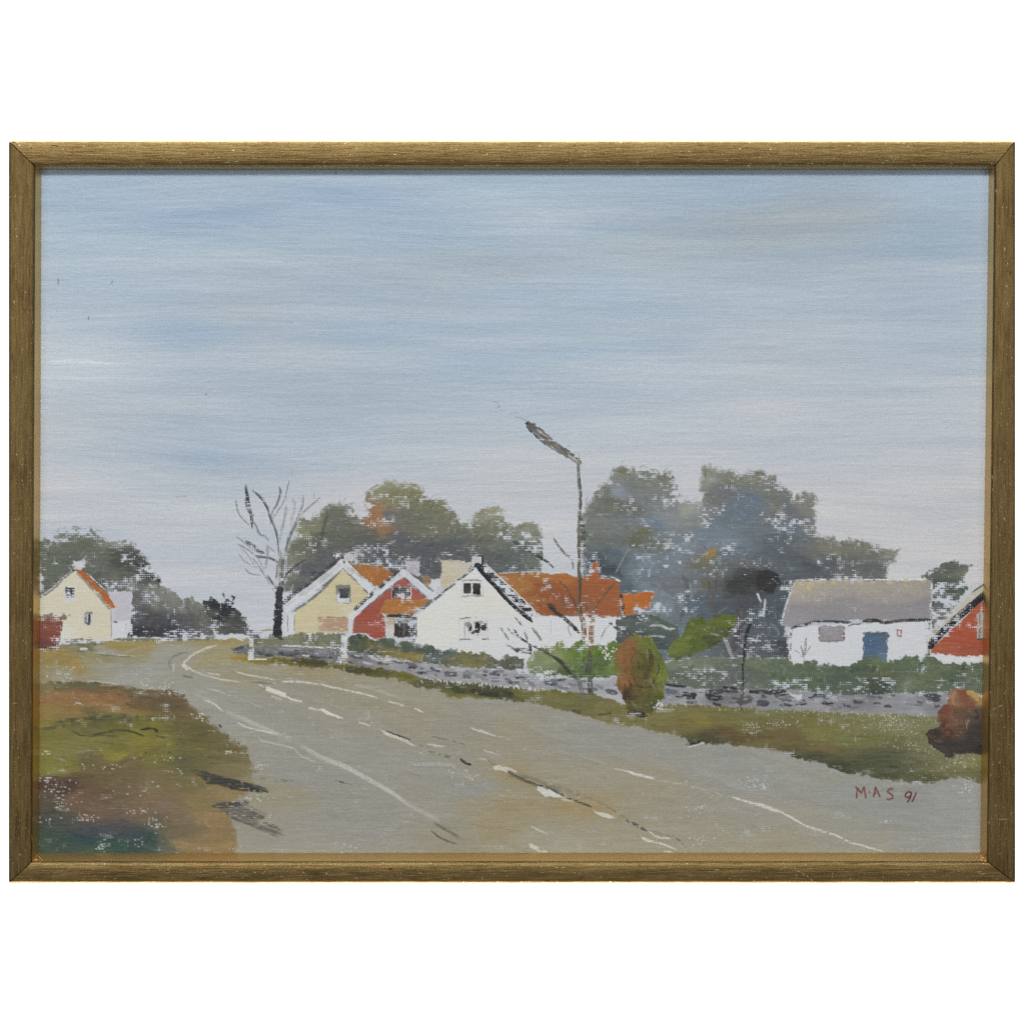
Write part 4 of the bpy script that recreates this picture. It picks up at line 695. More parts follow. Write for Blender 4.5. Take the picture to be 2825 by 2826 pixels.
region(P('I', (1365, 285), (1560, 318), (1700, 338), (1850, 362), 'C', (0, 1020), (60, 1042), (300, 1055), (360, 1095), (600, 1095), (850, 1092), (1000, 1112), (1060, 1132), (1200, 1168), (1500, 1178), (1640, 1188), (1810, 1165), (1840, 1290), (1890, 1395), (1750, 1350), (1640, 1312), (1400, 1285), (1290, 1268), (1100, 1275), (950, 1240), (700, 1225), (400, 1195), (200, 1182), (100, 1128), (0, 1112), 'I', (1700, 440), (1560, 415), (1365, 398)),
       P('I', (1450, 340, (126, 127, 134)), (1600, 380, (140, 140, 148)), (1750, 400, (162, 162, 170)), 'C', (60, 1080, (150, 150, 158)), (200, 1090, (168, 168, 175)), (350, 1150, (158, 158, 166)), (600, 1150, (164, 164, 171)), (850, 1170, (164, 164, 171)), (1050, 1210, (164, 164, 170)), (1250, 1230, (160, 161, 168)), (1450, 1230, (156, 157, 163)), (1700, 1260, (168, 169, 176)), (1820, 1330, (186, 187, 192))), sw, dry=.1, edge=.34, ew=5, wob=3)
stones('I', [(1400, 330, 1500, 345, 22, (98, 99, 106)), (1560, 340, 1640, 370, 16, (206, 208, 214)), (1430, 325, 1480, 330, 12, (196, 198, 206)), (1620, 390, 1740, 395, 20, (110, 111, 118)), (1500, 380, 1580, 400, 14, (196, 198, 204)), (1680, 350, 1800, 370, 14, (206, 208, 213)), (1740, 370, 1830, 390, 16, (112, 113, 120)), (1380, 380, 1460, 385, 14, (92, 92, 98)), (1850, 385, 1931, 400, 14, (120, 121, 128))], sw)
stones('C', [(85, 1062, 150, 1078, 26, (106, 107, 115)), (150, 1126, 235, 1132, 22, (100, 101, 110)), (262, 1085, 330, 1120, 22, (116, 117, 125)), (380, 1128, 490, 1142, 34, (112, 113, 123)), (380, 1145, 470, 1155, 12, (84, 85, 94)), (590, 1120, 700, 1160, 22, (146, 147, 155)), (640, 1160, 740, 1185, 20, (134, 135, 143)), (890, 1195, 1000, 1228, 26, (130, 131, 139)), (1060, 1200, 1120, 1235, 26, (132, 133, 140)), (1205, 1205, 1305, 1218, 40, (118, 119, 129)), (1210, 1224, 1300, 1228, 10, (82, 83, 92)), (1290, 1238, 1400, 1262, 30, (128, 129, 138)), (1400, 1220, 1470, 1232, 20, (130, 131, 139)), (1630, 1232, 1690, 1255, 26, (134, 135, 143)), (1712, 1272, 1805, 1295, 34, (112, 113, 123)), (1740, 1300, 1800, 1308, 10, (80, 81, 90)), (470, 1100, 560, 1105, 14, (190, 191, 197)), (760, 1130, 860, 1150, 22, (186, 187, 194))], sw)
for k in range(70):
    x = rng.uniform(180, 1400); y = 1195 + (x - 400) * .078 + rng.normal(0, 8)
    S_(['C', (x, y), (x + rng.normal(0, 3), y + rng.uniform(8, 22))], 8, BARE, None, dry=0, a=.85, bris=0)
region(P('G', (690, 625), (860, 645), (1060, 662), (1300, 660), 'F', (0, 1262), (250, 1262), (400, 1272), (600, 1298), (900, 1312), (1200, 1296), (1640, 1290), (1580, 1400), (1500, 1490), (900, 1455), (400, 1440), (0, 1435), 'G', (1500, 820), (1300, 812), (900, 792), (680, 785)),
       P('G', (750, 690, (150, 151, 158)), (900, 690, (150, 151, 158)), (1010, 700, (168, 169, 175)), (1100, 700, (110, 111, 117)), (900, 780, (170, 171, 177)), (1300, 700, (122, 122, 126)), (1450, 760, (150, 151, 156)), (1600, 760, (142, 143, 149)),
         'F', (50, 1350, (150, 151, 158)), (300, 1400, (150, 151, 158)), (500, 1360, (158, 159, 166)), (700, 1400, (138, 138, 144)), (700, 1330, (140, 140, 147)), (900, 1360, (134, 134, 140)), (1000, 1420, (150, 150, 156)), (1100, 1330, (152, 152, 158)), (1250, 1380, (150, 150, 157)), (1350, 1440, (162, 162, 168)), (1500, 1320, (150, 150, 156)), (1480, 1420, (140, 140, 147))),
       sw, dry=.07, edge=.3, ew=5, wob=3)
stones('G', [(705, 625, 870, 645, 22, (70, 70, 78)), (700, 670, 800, 690, 36, (118, 119, 127)), (840, 705, 960, 712, 34, (46, 46, 52)), (790, 722, 850, 726, 12, (60, 60, 66)), (880, 742, 950, 738, 20, (42, 42, 48)), (880, 772, 970, 774, 18, (84, 84, 90)), (1040, 690, 1190, 680, 34, (92, 92, 99)), (1040, 720, 1180, 740, 36, (58, 58, 64)), (1060, 745, 1140, 755, 14, (50, 50, 54)), (1100, 780, 1160, 796, 20, (74, 74, 82)), (1180, 650, 1290, 662, 22, (44, 44, 48)), (1200, 680, 1320, 680, 24, (100, 100, 105)), (1390, 682, 1470, 690, 26, (56, 56, 62)), (1480, 680, 1590, 700, 30, (62, 62, 68)), (1600, 700, 1700, 690, 30, (72, 72, 77)), (1615, 712, 1690, 712, 10, (42, 42, 46)), (1465, 768, 1555, 780, 38, (112, 113, 121)), (1490, 795, 1550, 795, 12, (82, 83, 91)), (1300, 770, 1420, 740, 60, (112, 110, 112)), (1680, 790, 1750, 800, 16, (84, 84, 90)), (1230, 770, 1290, 780, 18, (120, 120, 126))], sw)
stones('F', [(0, 1280, 130, 1285, 34, (84, 84, 90)), (130, 1285, 262, 1280, 34, (72, 72, 78)), (165, 1312, 262, 1312, 12, (44, 44, 48)), (450, 1330, 500, 1325, 10, (46, 46, 50)), (490, 1312, 600, 1320, 30, (92, 93, 100)), (30, 1372, 122, 1378, 42, (106, 107, 116)), (60, 1400, 110, 1398, 12, (76, 77, 86)), (560, 1380, 660, 1386, 20, (38, 38, 44)), (240, 1384, 300, 1392, 14, (92, 92, 98)), (330, 1390, 440, 1388, 11, (54, 54, 60)), (740, 1378, 752, 1412, 10, (64, 64, 70)), (820, 1360, 900, 1372, 22, (108, 108, 114)), (930, 1320, 1010, 1330, 20, (120, 120, 126)), (1405, 1310, 1540, 1320, 34, (92, 91, 97)), (1430, 1345, 1540, 1352, 30, (78, 78, 84)), (1490, 1410, 1530, 1400, 26, (112, 112, 119)), (1200, 1330, 1330, 1335, 22, (156, 156, 163)), (1080, 1400, 1200, 1400, 20, (140, 140, 148))], sw)
def rubble(o, top, bot, x0, x1, n):
    for _ in range(n):
        x = rng.uniform(x0, x1); f = rng.uniform(.08, .9)
        y = np.interp(x, *zip(*top)) * (1 - f) + np.interp(x, *zip(*bot)) * f
        l = rng.uniform(22, 70); v = rng.choice([60, 78, 96, 112, 128, 186, 205], p=[.14, .18, .18, .16, .14, .1, .1])
        S_([o, (x, y), (x + l * .5, y + rng.uniform(-4, 5)), (x + l, y + rng.normal(3, 4))], rng.uniform(8, 24) * (1 if v < 150 else .6), (v, v + .5, v + 6), sw, dry=.06, bris=.45, th=.6, a=.85)
rubble('C', [(0, 1030), (360, 1100), (850, 1100), (1200, 1175), (1800, 1180)], [(0, 1105), (400, 1185), (940, 1225), (1290, 1255), (1640, 1300), (1850, 1340)], 20, 1780, 64)
rubble('G', [(700, 645), (1300, 675), (1900, 700)], [(700, 775), (1300, 800), (1800, 830)], 700, 1800, 30)
rubble('F', [(0, 1275), (600, 1310), (1500, 1310)], [(0, 1420), (900, 1440), (1480, 1450)], 0, 1460, 44)
rubble('I', [(430, 275), (1100, 270), (1340, 290)], [(430, 300), (800, 320), (1250, 370)], 610, 1230, 22)
region(P('F', (280, 1290), (330, 1300), (400, 1312), (380, 1350), (340, 1345), (305, 1320)), (206, 208, 214), sw, dry=.05)
for k in range(64):
    x = rng.uniform(-800, 1500); y = 1432 + (x * .04 if x > 0 else x * .06) + rng.normal(0, 13)
    S_(['F', (x, y), (x + rng.normal(0, 4), y + rng.uniform(4, 16))], 7, BARE, None, dry=.1, a=.75, bris=.2)
for k in range(60):
    x = rng.uniform(-450, 1900); y = 1278 + rng.normal(0, 14) + max(0, x) * .012
    S_(['F', (x, y), (x + rng.uniform(6, 18), y + rng.normal(0, 4))], 8, (216, 218, 220), None, dry=0, a=.8, bris=0)
gp = part('painted_gate_post', 'white post in the stone wall nearest the road bend', sw)
region(P('I', (555, 180), (602, 185), (600, 340), (596, 368), (552, 365), (556, 260)), (214, 216, 220), gp, dry=.3, edge=.6, ew=5)
gp2 = part('painted_gate_post', 'broad white post where the stone wall begins again', sw)
region(P('I', (1330, 155), (1368, 158), (1368, 275), (1372, 395), (1300, 402), (1262, 392), (1300, 345), (1308, 280)), (217, 219, 224), gp2, dry=.3, edge=.5, ew=6)
S_(['I', (555, 190), (552, 260)], 6, (100, 100, 104), None, dry=.4); S_(['I', (600, 120), (606, 330)], 8, (90, 90, 94), None, dry=.55)
S_(['I', (600, 355), (700, 356), (560, 362)], 9, BARE, None, dry=.3)

# green shrubs in front of the white house ------------------------------
sg = part('painted_bush', 'fresh green shrubs between the white house and the stone wall')
psg = P('C', (1058, 1050), (1100, 985), (1160, 930), (1240, 912), (1340, 880), (1405, 915), (1470, 875), (1520, 870), (1600, 885), (1690, 905), (1765, 868), (1840, 900), (1800, 1000), (1800, 1150), (1700, 1175), (1500, 1172), (1350, 1150), (1250, 1155), (1100, 1142), (1058, 1090))
region(psg, P('C', (1130, 1030, (134, 148, 102)), (1240, 1010, (138, 152, 104)), (1300, 950, (142, 156, 96)), (1180, 1110, (128, 140, 100)), (1480, 930, (108, 132, 54)), (1550, 980, (102, 128, 48)), (1650, 960, (98, 126, 50)), (1400, 1050, (108, 128, 66)), (1330, 1130, (84, 104, 56)), (1450, 1090, (112, 132, 80)), (1550, 1110, (84, 104, 60)), (1680, 1080, (90, 112, 58)), (1780, 1080, (118, 142, 64)), (1750, 950, (106, 130, 56))),
       sg, dry=.1, edge=.3, ew=6, wob=4)
dabs(psg, 190, 15, 7, -.8, owner=sg, jit=10, dry=.1)
for q in ((1690, 930), (1720, 960), (1750, 940), (1700, 990), (1740, 1000), (1220, 1130), (1250, 1110), (1200, 1150)):
    for _ in range(5):
        x, y = q[0] + rng.normal(0, 18), q[1] + rng.normal(0, 14); S_(['C', (x, y), (x + 10, y + 8)], 9, BARE, None, dry=0, bris=0)
S_(['C', (1210, 1140), (1290, 1150)], 26, (60, 66, 54), None, dry=.6)
stp = part('painted_gate_post', 'thin white post beside the green shrubs', sw)
S_(['C', (1050, 1000), (1048, 1080)], 26, (214, 217, 221), stp, dry=.1)

# topiary bush ----------------------------------------------------------
tp = part('painted_bush', 'upright egg shaped green and orange bush on the verge')
ptp = P('G', (480, 213), (420, 225), (350, 268), (312, 330), (290, 400), (284, 500), (305, 560), (308, 640), (340, 705), (368, 765), (395, 850), (470, 868), (550, 862), (600, 852), (655, 800), (692, 720), (700, 620), (722, 560), (706, 450), (655, 345), (600, 262), (540, 226))
region(ptp, P('G', (370, 400, (158, 96, 54)), (420, 300, (152, 98, 52)), (340, 330, (150, 104, 60)), (400, 460, (150, 90, 48)), (470, 235, (120, 124, 50)), (560, 290, (112, 128, 48)), (540, 350, (108, 106, 46)), (620, 330, (112, 130, 48)), (600, 420, (96, 94, 44)), (560, 480, (82, 78, 38)), (480, 450, (106, 98, 42)), (490, 550, (104, 92, 40)), (680, 560, (122, 136, 48)), (690, 480, (118, 132, 46)), (640, 500, (104, 108, 44)), (360, 590, (154, 94, 52)), (310, 520, (130, 122, 56)), (430, 640, (116, 88, 46)), (400, 720, (84, 72, 52)), (480, 700, (112, 98, 42)), (560, 650, (100, 98, 40)), (540, 760, (96, 94, 40)), (600, 760, (86, 92, 40)), (670, 680, (116, 124, 46)), (640, 800, (88, 92, 44)), (450, 800, (100, 92, 44))),
       tp, dry=.02, edge=.1, ew=4, wob=2.5, asp=1.2, warp=14)
dabs(ptp, 190, 22, 7, 1.2, owner=tp, jit=8, dry=.03, bris=.8, aj=.5)
for pts, w, cc in (([(648, 455), (652, 500), (636, 552)], 12, (44, 44, 36)), ([(612, 580), (600, 620), (572, 658)], 13, (40, 40, 36)), ([(570, 340), (590, 440), (550, 540), (520, 600)], 40, (78, 74, 40)), ([(420, 470), (430, 400), (490, 340), (560, 330)], 9, (88, 84, 40)), ([(600, 300), (660, 400), (690, 520)], 8, (92, 96, 40)), ([(440, 560), (480, 640), (560, 650), (620, 600)], 12, (76, 70, 36)), ([(400, 590), (420, 640), (400, 720), (410, 790)], 20, (70, 62, 46)), ([(370, 620), (380, 700)], 12, (74, 60, 46)), ([(480, 430), (490, 500)], 12, (66, 68, 36)), ([(420, 470), (400, 540)], 10, (140, 130, 52)), ([(470, 640), (520, 640)], 10, (60, 58, 36)), ([(540, 720), (620, 710)], 8, (80, 80, 38))):
    S_(['G'] + pts, w, cc, tp, dry=.12, a=.85, bris=.6)
for k in range(26):
    x, y = 655 + rng.normal(0, 22), 800 + rng.normal(0, 26); S_(['G', (x, y), (x + 8, y)], 8, BARE, None, dry=0, bris=0)
S_(['G', (402, 858), (470, 868), (550, 885)], 44, (48, 43, 46), tp, dry=.05, bris=.4)

# flower bush at the right edge -------------------------------------------
fb = part('painted_bush', 'rust red and yellow bush at the right edge of the verge')
pfb = P('L', (1428, 560), (1440, 520), (1490, 512), (1540, 492), (1510, 420), (1530, 350), (1600, 300), (1598, 225), (1660, 168), (1720, 200), (1760, 188), (1820, 200), (1870, 250), (1960, 330), (1960, 730), (1700, 718), (1560, 715), (1490, 672), (1440, 622))
region(pfb, P('L', (1680, 250, (176, 84, 52)), (1630, 230, (188, 128, 80)), (1730, 250, (164, 70, 48)), (1800, 230, (206, 162, 74)), (1850, 280, (202, 166, 82)), (1790, 310, (160, 76, 50)), (1680, 310, (184, 112, 72)), (1570, 360, (152, 68, 48)), (1620, 440, (160, 86, 54)), (1540, 450, (166, 96, 62)), (1780, 420, (98, 78, 60)), (1850, 370, (96, 84, 70)), (1600, 545, (140, 74, 48)), (1700, 520, (122, 82, 56)), (1480, 560, (72, 60, 50)), (1600, 640, (76, 64, 58)), (1800, 600, (70, 60, 54)), (1850, 680, (58, 52, 50)), (1700, 680, (72, 63, 58)), (1700, 430, (132, 92, 62)), (1850, 480, (76, 64, 56))),
       fb, dry=.03, edge=.15, ew=4, wob=2.5, asp=1.0, warp=10)
lift(fb, pfb, .90)
dabs(pfb, 80, 22, 8, .6, owner=fb, jit=9, dry=.03, bris=.8)
for pts, w, cc in (([(1680, 210), (1730, 220), (1740, 280)], 44, (162, 70, 48)), ([(1760, 210), (1820, 230), (1850, 280)], 40, (206, 164, 76)), ([(1780, 300), (1820, 310)], 34, (160, 74, 48)), ([(1550, 340), (1590, 350), (1580, 400)], 50, (150, 66, 46)), ([(1660, 200), (1640, 260), (1650, 320)], 24, (190, 130, 84)), ([(1450, 530), (1480, 520), (1500, 545)], 14, (62, 52, 44)), ([(1440, 560), (1470, 590), (1500, 570)], 10, (110, 88, 62)), ([(1570, 530), (1600, 515), (1635, 540), (1620, 580), (1580, 580)], 11, (62, 46, 40)), ([(1590, 545), (1610, 550)], 16, (160, 84, 54)), ([(1780, 440), (1760, 470), (1755, 520)], 12, (190, 130, 80)), ([(1740, 480), (1750, 530)], 8, (50, 42, 40)), ([(1700, 540), (1720, 550)], 14, (176, 104, 62)), ([(1530, 500), (1570, 470), (1560, 510)], 20, (64, 52, 44)), ([(1820, 420), (1860, 425)], 30, (50, 44, 46)), ([(1500, 640), (1700, 640), (1890, 640)], 20, (62, 54, 52))):
    S_(['L'] + pts, w, cc, fb, dry=.06, bris=.5)
S_(['L', (1575, 735), (1610, 735), (1650, 728)], 34, (46, 44, 48), fb, dry=.05)

# ---------------------------------------------------------------------
# SAPLINGS, LAMP, STAKE
# ---------------------------------------------------------------------
S_(['C', (688, 160), (692, 200), (686, 245)], 14, (36, 36, 40), chw, dry=0, bris=.2)
S_(['C', (612, 140), (650, 155), (692, 152)], 20, (66, 68, 76), chw, dry=.1)
sp = part('painted_tree', 'leafless sapling with thin branches in front of the orange roof')
for pts, w, cc, d in (([(1610, 660), (1590, 760), (1590, 850), (1578, 950)], 40, (158, 110, 72), .35), ([(1500, 640), (1525, 720), (1530, 850)], 40, (142, 104, 72), .4), ([(1578, 950), (1575, 1080), (1580, 1200), (1600, 1310)], 36, (84, 90, 70), .2), ([(1575, 1190), (1580, 1310)], 34, (70, 74, 70), .3), ([(1490, 1180), (1500, 1250), (1525, 1340)], 34, (110, 114, 106), .35),
                   ([(935, 40), (1030, 90), (1130, 150), (1230, 215), (1280, 262)], 18, (56, 58, 60), .2), ([(1280, 15), (1320, 80), (1370, 140), (1430, 190), (1440, 270)], 18, (96, 97, 72), .35), ([(1900, 102), (1850, 190), (1790, 302)], 14, (150, 150, 122), .15), ([(1232, 560), (1290, 622), (1380, 690), (1440, 745), (1495, 805)], 30, (62, 62, 58), .3), ([(1240, 360), (1282, 470)], 12, (116, 74, 58), .2), ([(1330, 370), (1430, 500), (1490, 640)], 22, (124, 76, 52), .25), ([(1350, 490), (1365, 560), (1400, 630)], 26, (128, 92, 54), .2), ([(1780, 390), (1700, 480), (1640, 560), (1600, 650)], 22, (132, 90, 62), .25), ([(1240, 570), (1290, 600)], 40, (58, 56, 54), .3),
                   ([(960, 668), (1010, 730), (1040, 790), (1065, 860)], 18, (112, 114, 108), .4), ([(835, 748), (870, 800), (910, 860)], 15, (132, 134, 120), .35), ([(900, 760), (960, 820), (1030, 852)], 14, (96, 98, 94), .3), ([(948, 768), (990, 830), (1080, 890)], 17, (44, 46, 46), .2), ([(1100, 755), (1165, 840), (1195, 930)], 20, (124, 126, 114), .4), ([(890, 895), (960, 935), (1060, 965)], 16, (110, 112, 98), .4), ([(1085, 885), (1090, 980)], 22, (60, 62, 60), .5), ([(1080, 890), (1180, 940), (1270, 990), (1340, 1045), (1420, 1130), (1490, 1200)], 20, (72, 78, 66), .2), ([(1280, 995), (1350, 1050), (1420, 1140)], 30, (60, 62, 56), .45), ([(960, 940), (1030, 945), (1090, 955)], 36, (54, 56, 56), .8), ([(1350, 860), (1330, 930)], 20, (150, 156, 110), .4),
                   ([(1755, 705), (1700, 780), (1670, 850)], 10, (150, 148, 128), .3), ([(1740, 720), (1765, 725)], 20, (96, 98, 88), .2), ([(1420, 700), (1400, 760), (1430, 830)], 9, (170, 172, 166), .4), ([(1590, 560), (1600, 660)], 26, (142, 104, 76), .3), ([(1550, 540), (1560, 640)], 12, (120, 86, 64), .3)):
    S_(['C'] + pts, w * 1.1, cc, sp, dry=d * .6, bris=.5, wob=.9)
stk = part('painted_tree', 'thin black dead stem leaning in front of the dark trees')
S_(['G', (1412, 18), (1405, 120), (1375, 220), (1350, 420), (1345, 560), (1348, 700), (1330, 800), (1355, 865)], 28, (34, 34, 36), stk, w2=6, dry=.15, bris=.3)
S_(['G', (1340, 640), (1330, 790)], 30, (92, 92, 90), None, dry=.5)
lamp = part('painted_lamp_post', 'tall leaning grey street lamp standing above the roofs')
for _ in range(5):
    S_(['D', (886, 560), (886, 700), (898, 850), (894, 1000), (888, 1200), (893, 1400), (890, 1500)], 24, (112, 114, 100), lamp, dry=.25, taper=0, a=.4)
S_(['D', (895, 700), (908, 850), (904, 980), (900, 1080)], 12, (60, 62, 58), lamp, dry=.2)
S_(['D', (905, 1060), (925, 1200), (905, 1500)], 44, (80, 82, 70), None, dry=.85, taper=0)
S_(['C', (1488, 0), (1488, 150), (1490, 330), (1490, 480), (1498, 640)], 24, (100, 92, 74), lamp, dry=.12, taper=0)
S_(['C', (1498, 330), (1500, 480), (1506, 640)], 11, (66, 60, 52), lamp, dry=.15, taper=0)
S_(['C', (1502, 320), (1500, 430)], 22, (84, 74, 62), lamp, dry=.2); S_(['C', (1515, 0), (1520, 150), (1500, 320)], 30, (96, 100, 88), None, dry=.9, taper=0)
lh = part('painted_lamp_head', 'long flat grey lamp head', lamp)
region(P('D', (443, 268), (468, 243), (505, 262), (560, 300), (650, 370), (740, 450), (830, 510), (905, 565), (912, 602), (872, 606), (800, 552), (700, 502), (600, 440), (520, 350), (455, 298)), P('D', (480, 280, (98, 96, 93)), (580, 350, (126, 123, 118)), (680, 430, (128, 125, 119)), (760, 490, (118, 116, 111)), (850, 560, (136, 134, 124))), lh, dry=.3, edge=.12, ew=4, wob=3)
for pts, w, cc in (([(455, 295), (520, 355), (580, 415), (610, 440)], 10, (54, 54, 54)), ([(450, 270), (470, 252)], 18, (56, 56, 56)), ([(560, 340), (620, 390), (700, 440)], 10, (80, 78, 76)), ([(540, 310), (600, 360), (640, 380)], 8, (205, 207, 210)), ([(600, 420), (660, 440), (720, 480)], 8, (76, 76, 74)), ([(700, 420), (780, 480), (880, 560)], 9, (80, 80, 78)), ([(630, 400), (690, 410)], 8, (200, 203, 208)), ([(800, 525), (860, 570)], 9, (206, 208, 212)), ([(845, 545), (880, 590)], 8, (200, 202, 206)), ([(890, 510), (893, 570)], 7, (140, 140, 124)), ([(740, 460), (790, 520)], 8, (70, 70, 68)), ([(905, 570), (912, 600)], 8, (120, 118, 100)), ([(560, 325), (575, 345)], 14, (206, 208, 211)), ([(660, 450), (690, 480)], 7, (204, 206, 210))):
    S_(['D'] + pts, w, cc, lh, dry=.15)
for pts in ([(168, 92), (200, 88), (232, 120), (210, 138), (180, 110)], [(240, 150), (300, 175), (360, 205)], [(310, 175), (400, 178)], [(360, 208), (420, 225), (450, 240)], [(800, 440), (820, 460)]):
    S_(['D'] + pts, 7, (138, 144, 152), None, dry=.3, a=.85)

# ---------------------------------------------------------------------
# MEADOW LEFT
# ---------------------------------------------------------------------
md = part('painted_meadow', 'rough ochre green and brown grass in the lower left corner')
pmd = P('H', (0, 540), (100, 545), (350, 540), (500, 548), (640, 572), (800, 592), (950, 612), (1130, 622), (1230, 662), (1262, 742), (1380, 805), (1405, 885), (1500, 922), (1600, 992), (1680, 1062), (1742, 1105), (1770, 1190), (1785, 1330), (1800, 1400), (1700, 1480), 'Q', (1690, 600), (1700, 690), (1742, 770), (1752, 880), (1725, 980), (220, 980), (220, 300))
region(pmd, P('H', (100, 562, (132, 124, 76)), (250, 580, (112, 104, 62)), (500, 585, (104, 98, 62)), (800, 625, (106, 92, 58)), (1100, 660, (110, 92, 60)), (150, 690, (166, 116, 72)), (330, 690, (158, 110, 66)), (500, 720, (164, 112, 64)), (700, 770, (168, 126, 68)), (620, 690, (150, 106, 60)), (820, 670, (116, 92, 60)), (1000, 740, (106, 88, 58)), (900, 760, (140, 106, 62)), (1150, 740, (108, 90, 58)), (1300, 830, (122, 104, 66)), (1080, 820, (128, 106, 62)), (100, 800, (156, 128, 60)), (80, 880, (140, 130, 50)), (350, 810, (156, 122, 62)), (450, 860, (96, 98, 54)), (700, 850, (92, 94, 52)), (820, 810, (140, 134, 52)), (950, 870, (110, 106, 48)), (1200, 900, (112, 102, 54)), (300, 920, (120, 116, 52)), (600, 910, (112, 110, 46)), (780, 900, (124, 118, 44)), (950, 930, (132, 126, 40)), (1350, 960, (106, 98, 54)), (100, 1000, (128, 122, 52)), (400, 1030, (140, 130, 60)), (700, 1050, (136, 126, 56)), (850, 990, (144, 136, 46)), (1050, 1060, (134, 126, 48)), (1250, 1020, (110, 104, 52)), (1550, 1030, (118, 108, 62)), (1350, 1060, (120, 110, 54)),
             (100, 1120, (140, 132, 58)), (350, 1130, (138, 130, 66)), (620, 1150, (146, 140, 42)), (850, 1170, (130, 124, 48)), (1100, 1150, (130, 120, 48)), (1250, 1150, (104, 102, 52)), (1550, 1160, (124, 112, 68)), (1200, 1210, (104, 104, 66)), (100, 1230, (136, 134, 52)), (280, 1230, (134, 128, 52)), (450, 1190, (120, 106, 60)), (650, 1230, (118, 100, 62)), (350, 1310, (108, 84, 58)), (750, 1330, (122, 102, 68)), (1000, 1340, (132, 114, 74)), (1300, 1340, (128, 114, 66)), (1600, 1260, (136, 122, 78)), (1400, 1200, (116, 106, 60)), (1500, 1500, (158, 134, 82)), (100, 1390, (92, 70, 60)), (250, 1410, (88, 66, 54)), (550, 1350, (108, 98, 58)), (500, 1470, (116, 90, 66)), (900, 1480, (136, 112, 80)), (1200, 1500, (136, 116, 78)), (1700, 1330, (150, 138, 98)),
              'Q', (330, 530, (96, 84, 66)), (400, 620, (88, 84, 70)), (320, 720, (72, 80, 72)), (430, 640, (84, 80, 66)), (600, 560, (128, 94, 72)), (900, 500, (126, 106, 74)), (1100, 450, (136, 117, 82)), (700, 640, (122, 97, 76)), (1000, 600, (128, 104, 80)), (1200, 600, (136, 110, 88)), (500, 720, (82, 86, 78)), (620, 750, (78, 84, 86)), (750, 780, (68, 76, 90)), (620, 830, (40, 76, 84)), (400, 880, (58, 84, 72)), (330, 930, (64, 90, 76)), (900, 760, (86, 82, 88)), (1000, 830, (62, 78, 84)), (850, 880, (48, 84, 76)), (1120, 850, (44, 76, 76)), (700, 930, (72, 98, 82)), (1100, 930, (66, 92, 78)), (1280, 800, (122, 108, 80)), (1240, 930, (96, 104, 86)), (1380, 900, (158, 130, 78)), (1600, 850, (156, 128, 80)), (1600, 920, (160, 132, 80)), (1420, 720, (128, 116, 84)), (1550, 690, (164, 130, 80)), (1500, 550, (146, 124, 76)), (1650, 560, (160, 137, 84)), (1300, 700, (132, 110, 78))),
       md, dry=.03, edge=.22, ew=8, wob=5, asp=1.8, streak=5, soft=6)
dabs(pmd, 520, 40, 9, .04, owner=md, jit=7, dry=.04, aj=.18, bris=.8, a=.6)
for (o, cx_, cy_, rx, ry_, n) in (('Q', 420, 470, 150, 60, 46), ('Q', 340, 400, 40, 18, 16), ('Q', 760, 310, 160, 20, 20), ('Q', 620, 690, 70, 26, 34), ('Q', 1000, 650, 120, 20, 20), ('Q', 1150, 740, 70, 60, 44), ('Q', 750, 890, 50, 40, 30), ('Q', 1000, 500, 160, 60, 20), ('Q', 350, 710, 50, 40, 16), ('Q', 1250, 250, 80, 30, 16), ('Q', 1300, 345, 60, 14, 10), ('Q', 340, 205, 30, 14, 12), ('Q', 1690, 200, 40, 14, 16), ('Q', 480, 580, 90, 50, 20), ('Q', 1020, 880, 30, 50, 14), ('H', 1330, 830, 60, 40, 34), ('H', 1150, 640, 80, 20, 24), ('H', 350, 725, 26, 18, 8), ('Q', 1730, 900, 40, 16, 14), ('H', 980, 850, 40, 26, 10), ('Q', 1830, 540, 40, 20, 16), ('H', 300, 430, 90, 10, 14), ('H', 230, 470, 60, 8, 8)):
    for _ in range(int(n * .7)):
        x, y = P(o, (cx_ + rng.normal(0, rx * .6), cy_ + rng.normal(0, ry_ * .6)))[0]
        x = round(x / PW) * PW + rng.normal(0, 1.2); y = round(y / PW) * PW + rng.normal(0, .8)
        stroke([(x, y), (x + rng.uniform(0, 7), y + rng.normal(0, .6))], rng.uniform(2.0, 3.4), (212, 213, 210), dry=0, bris=0, a=.88, th=-.2)
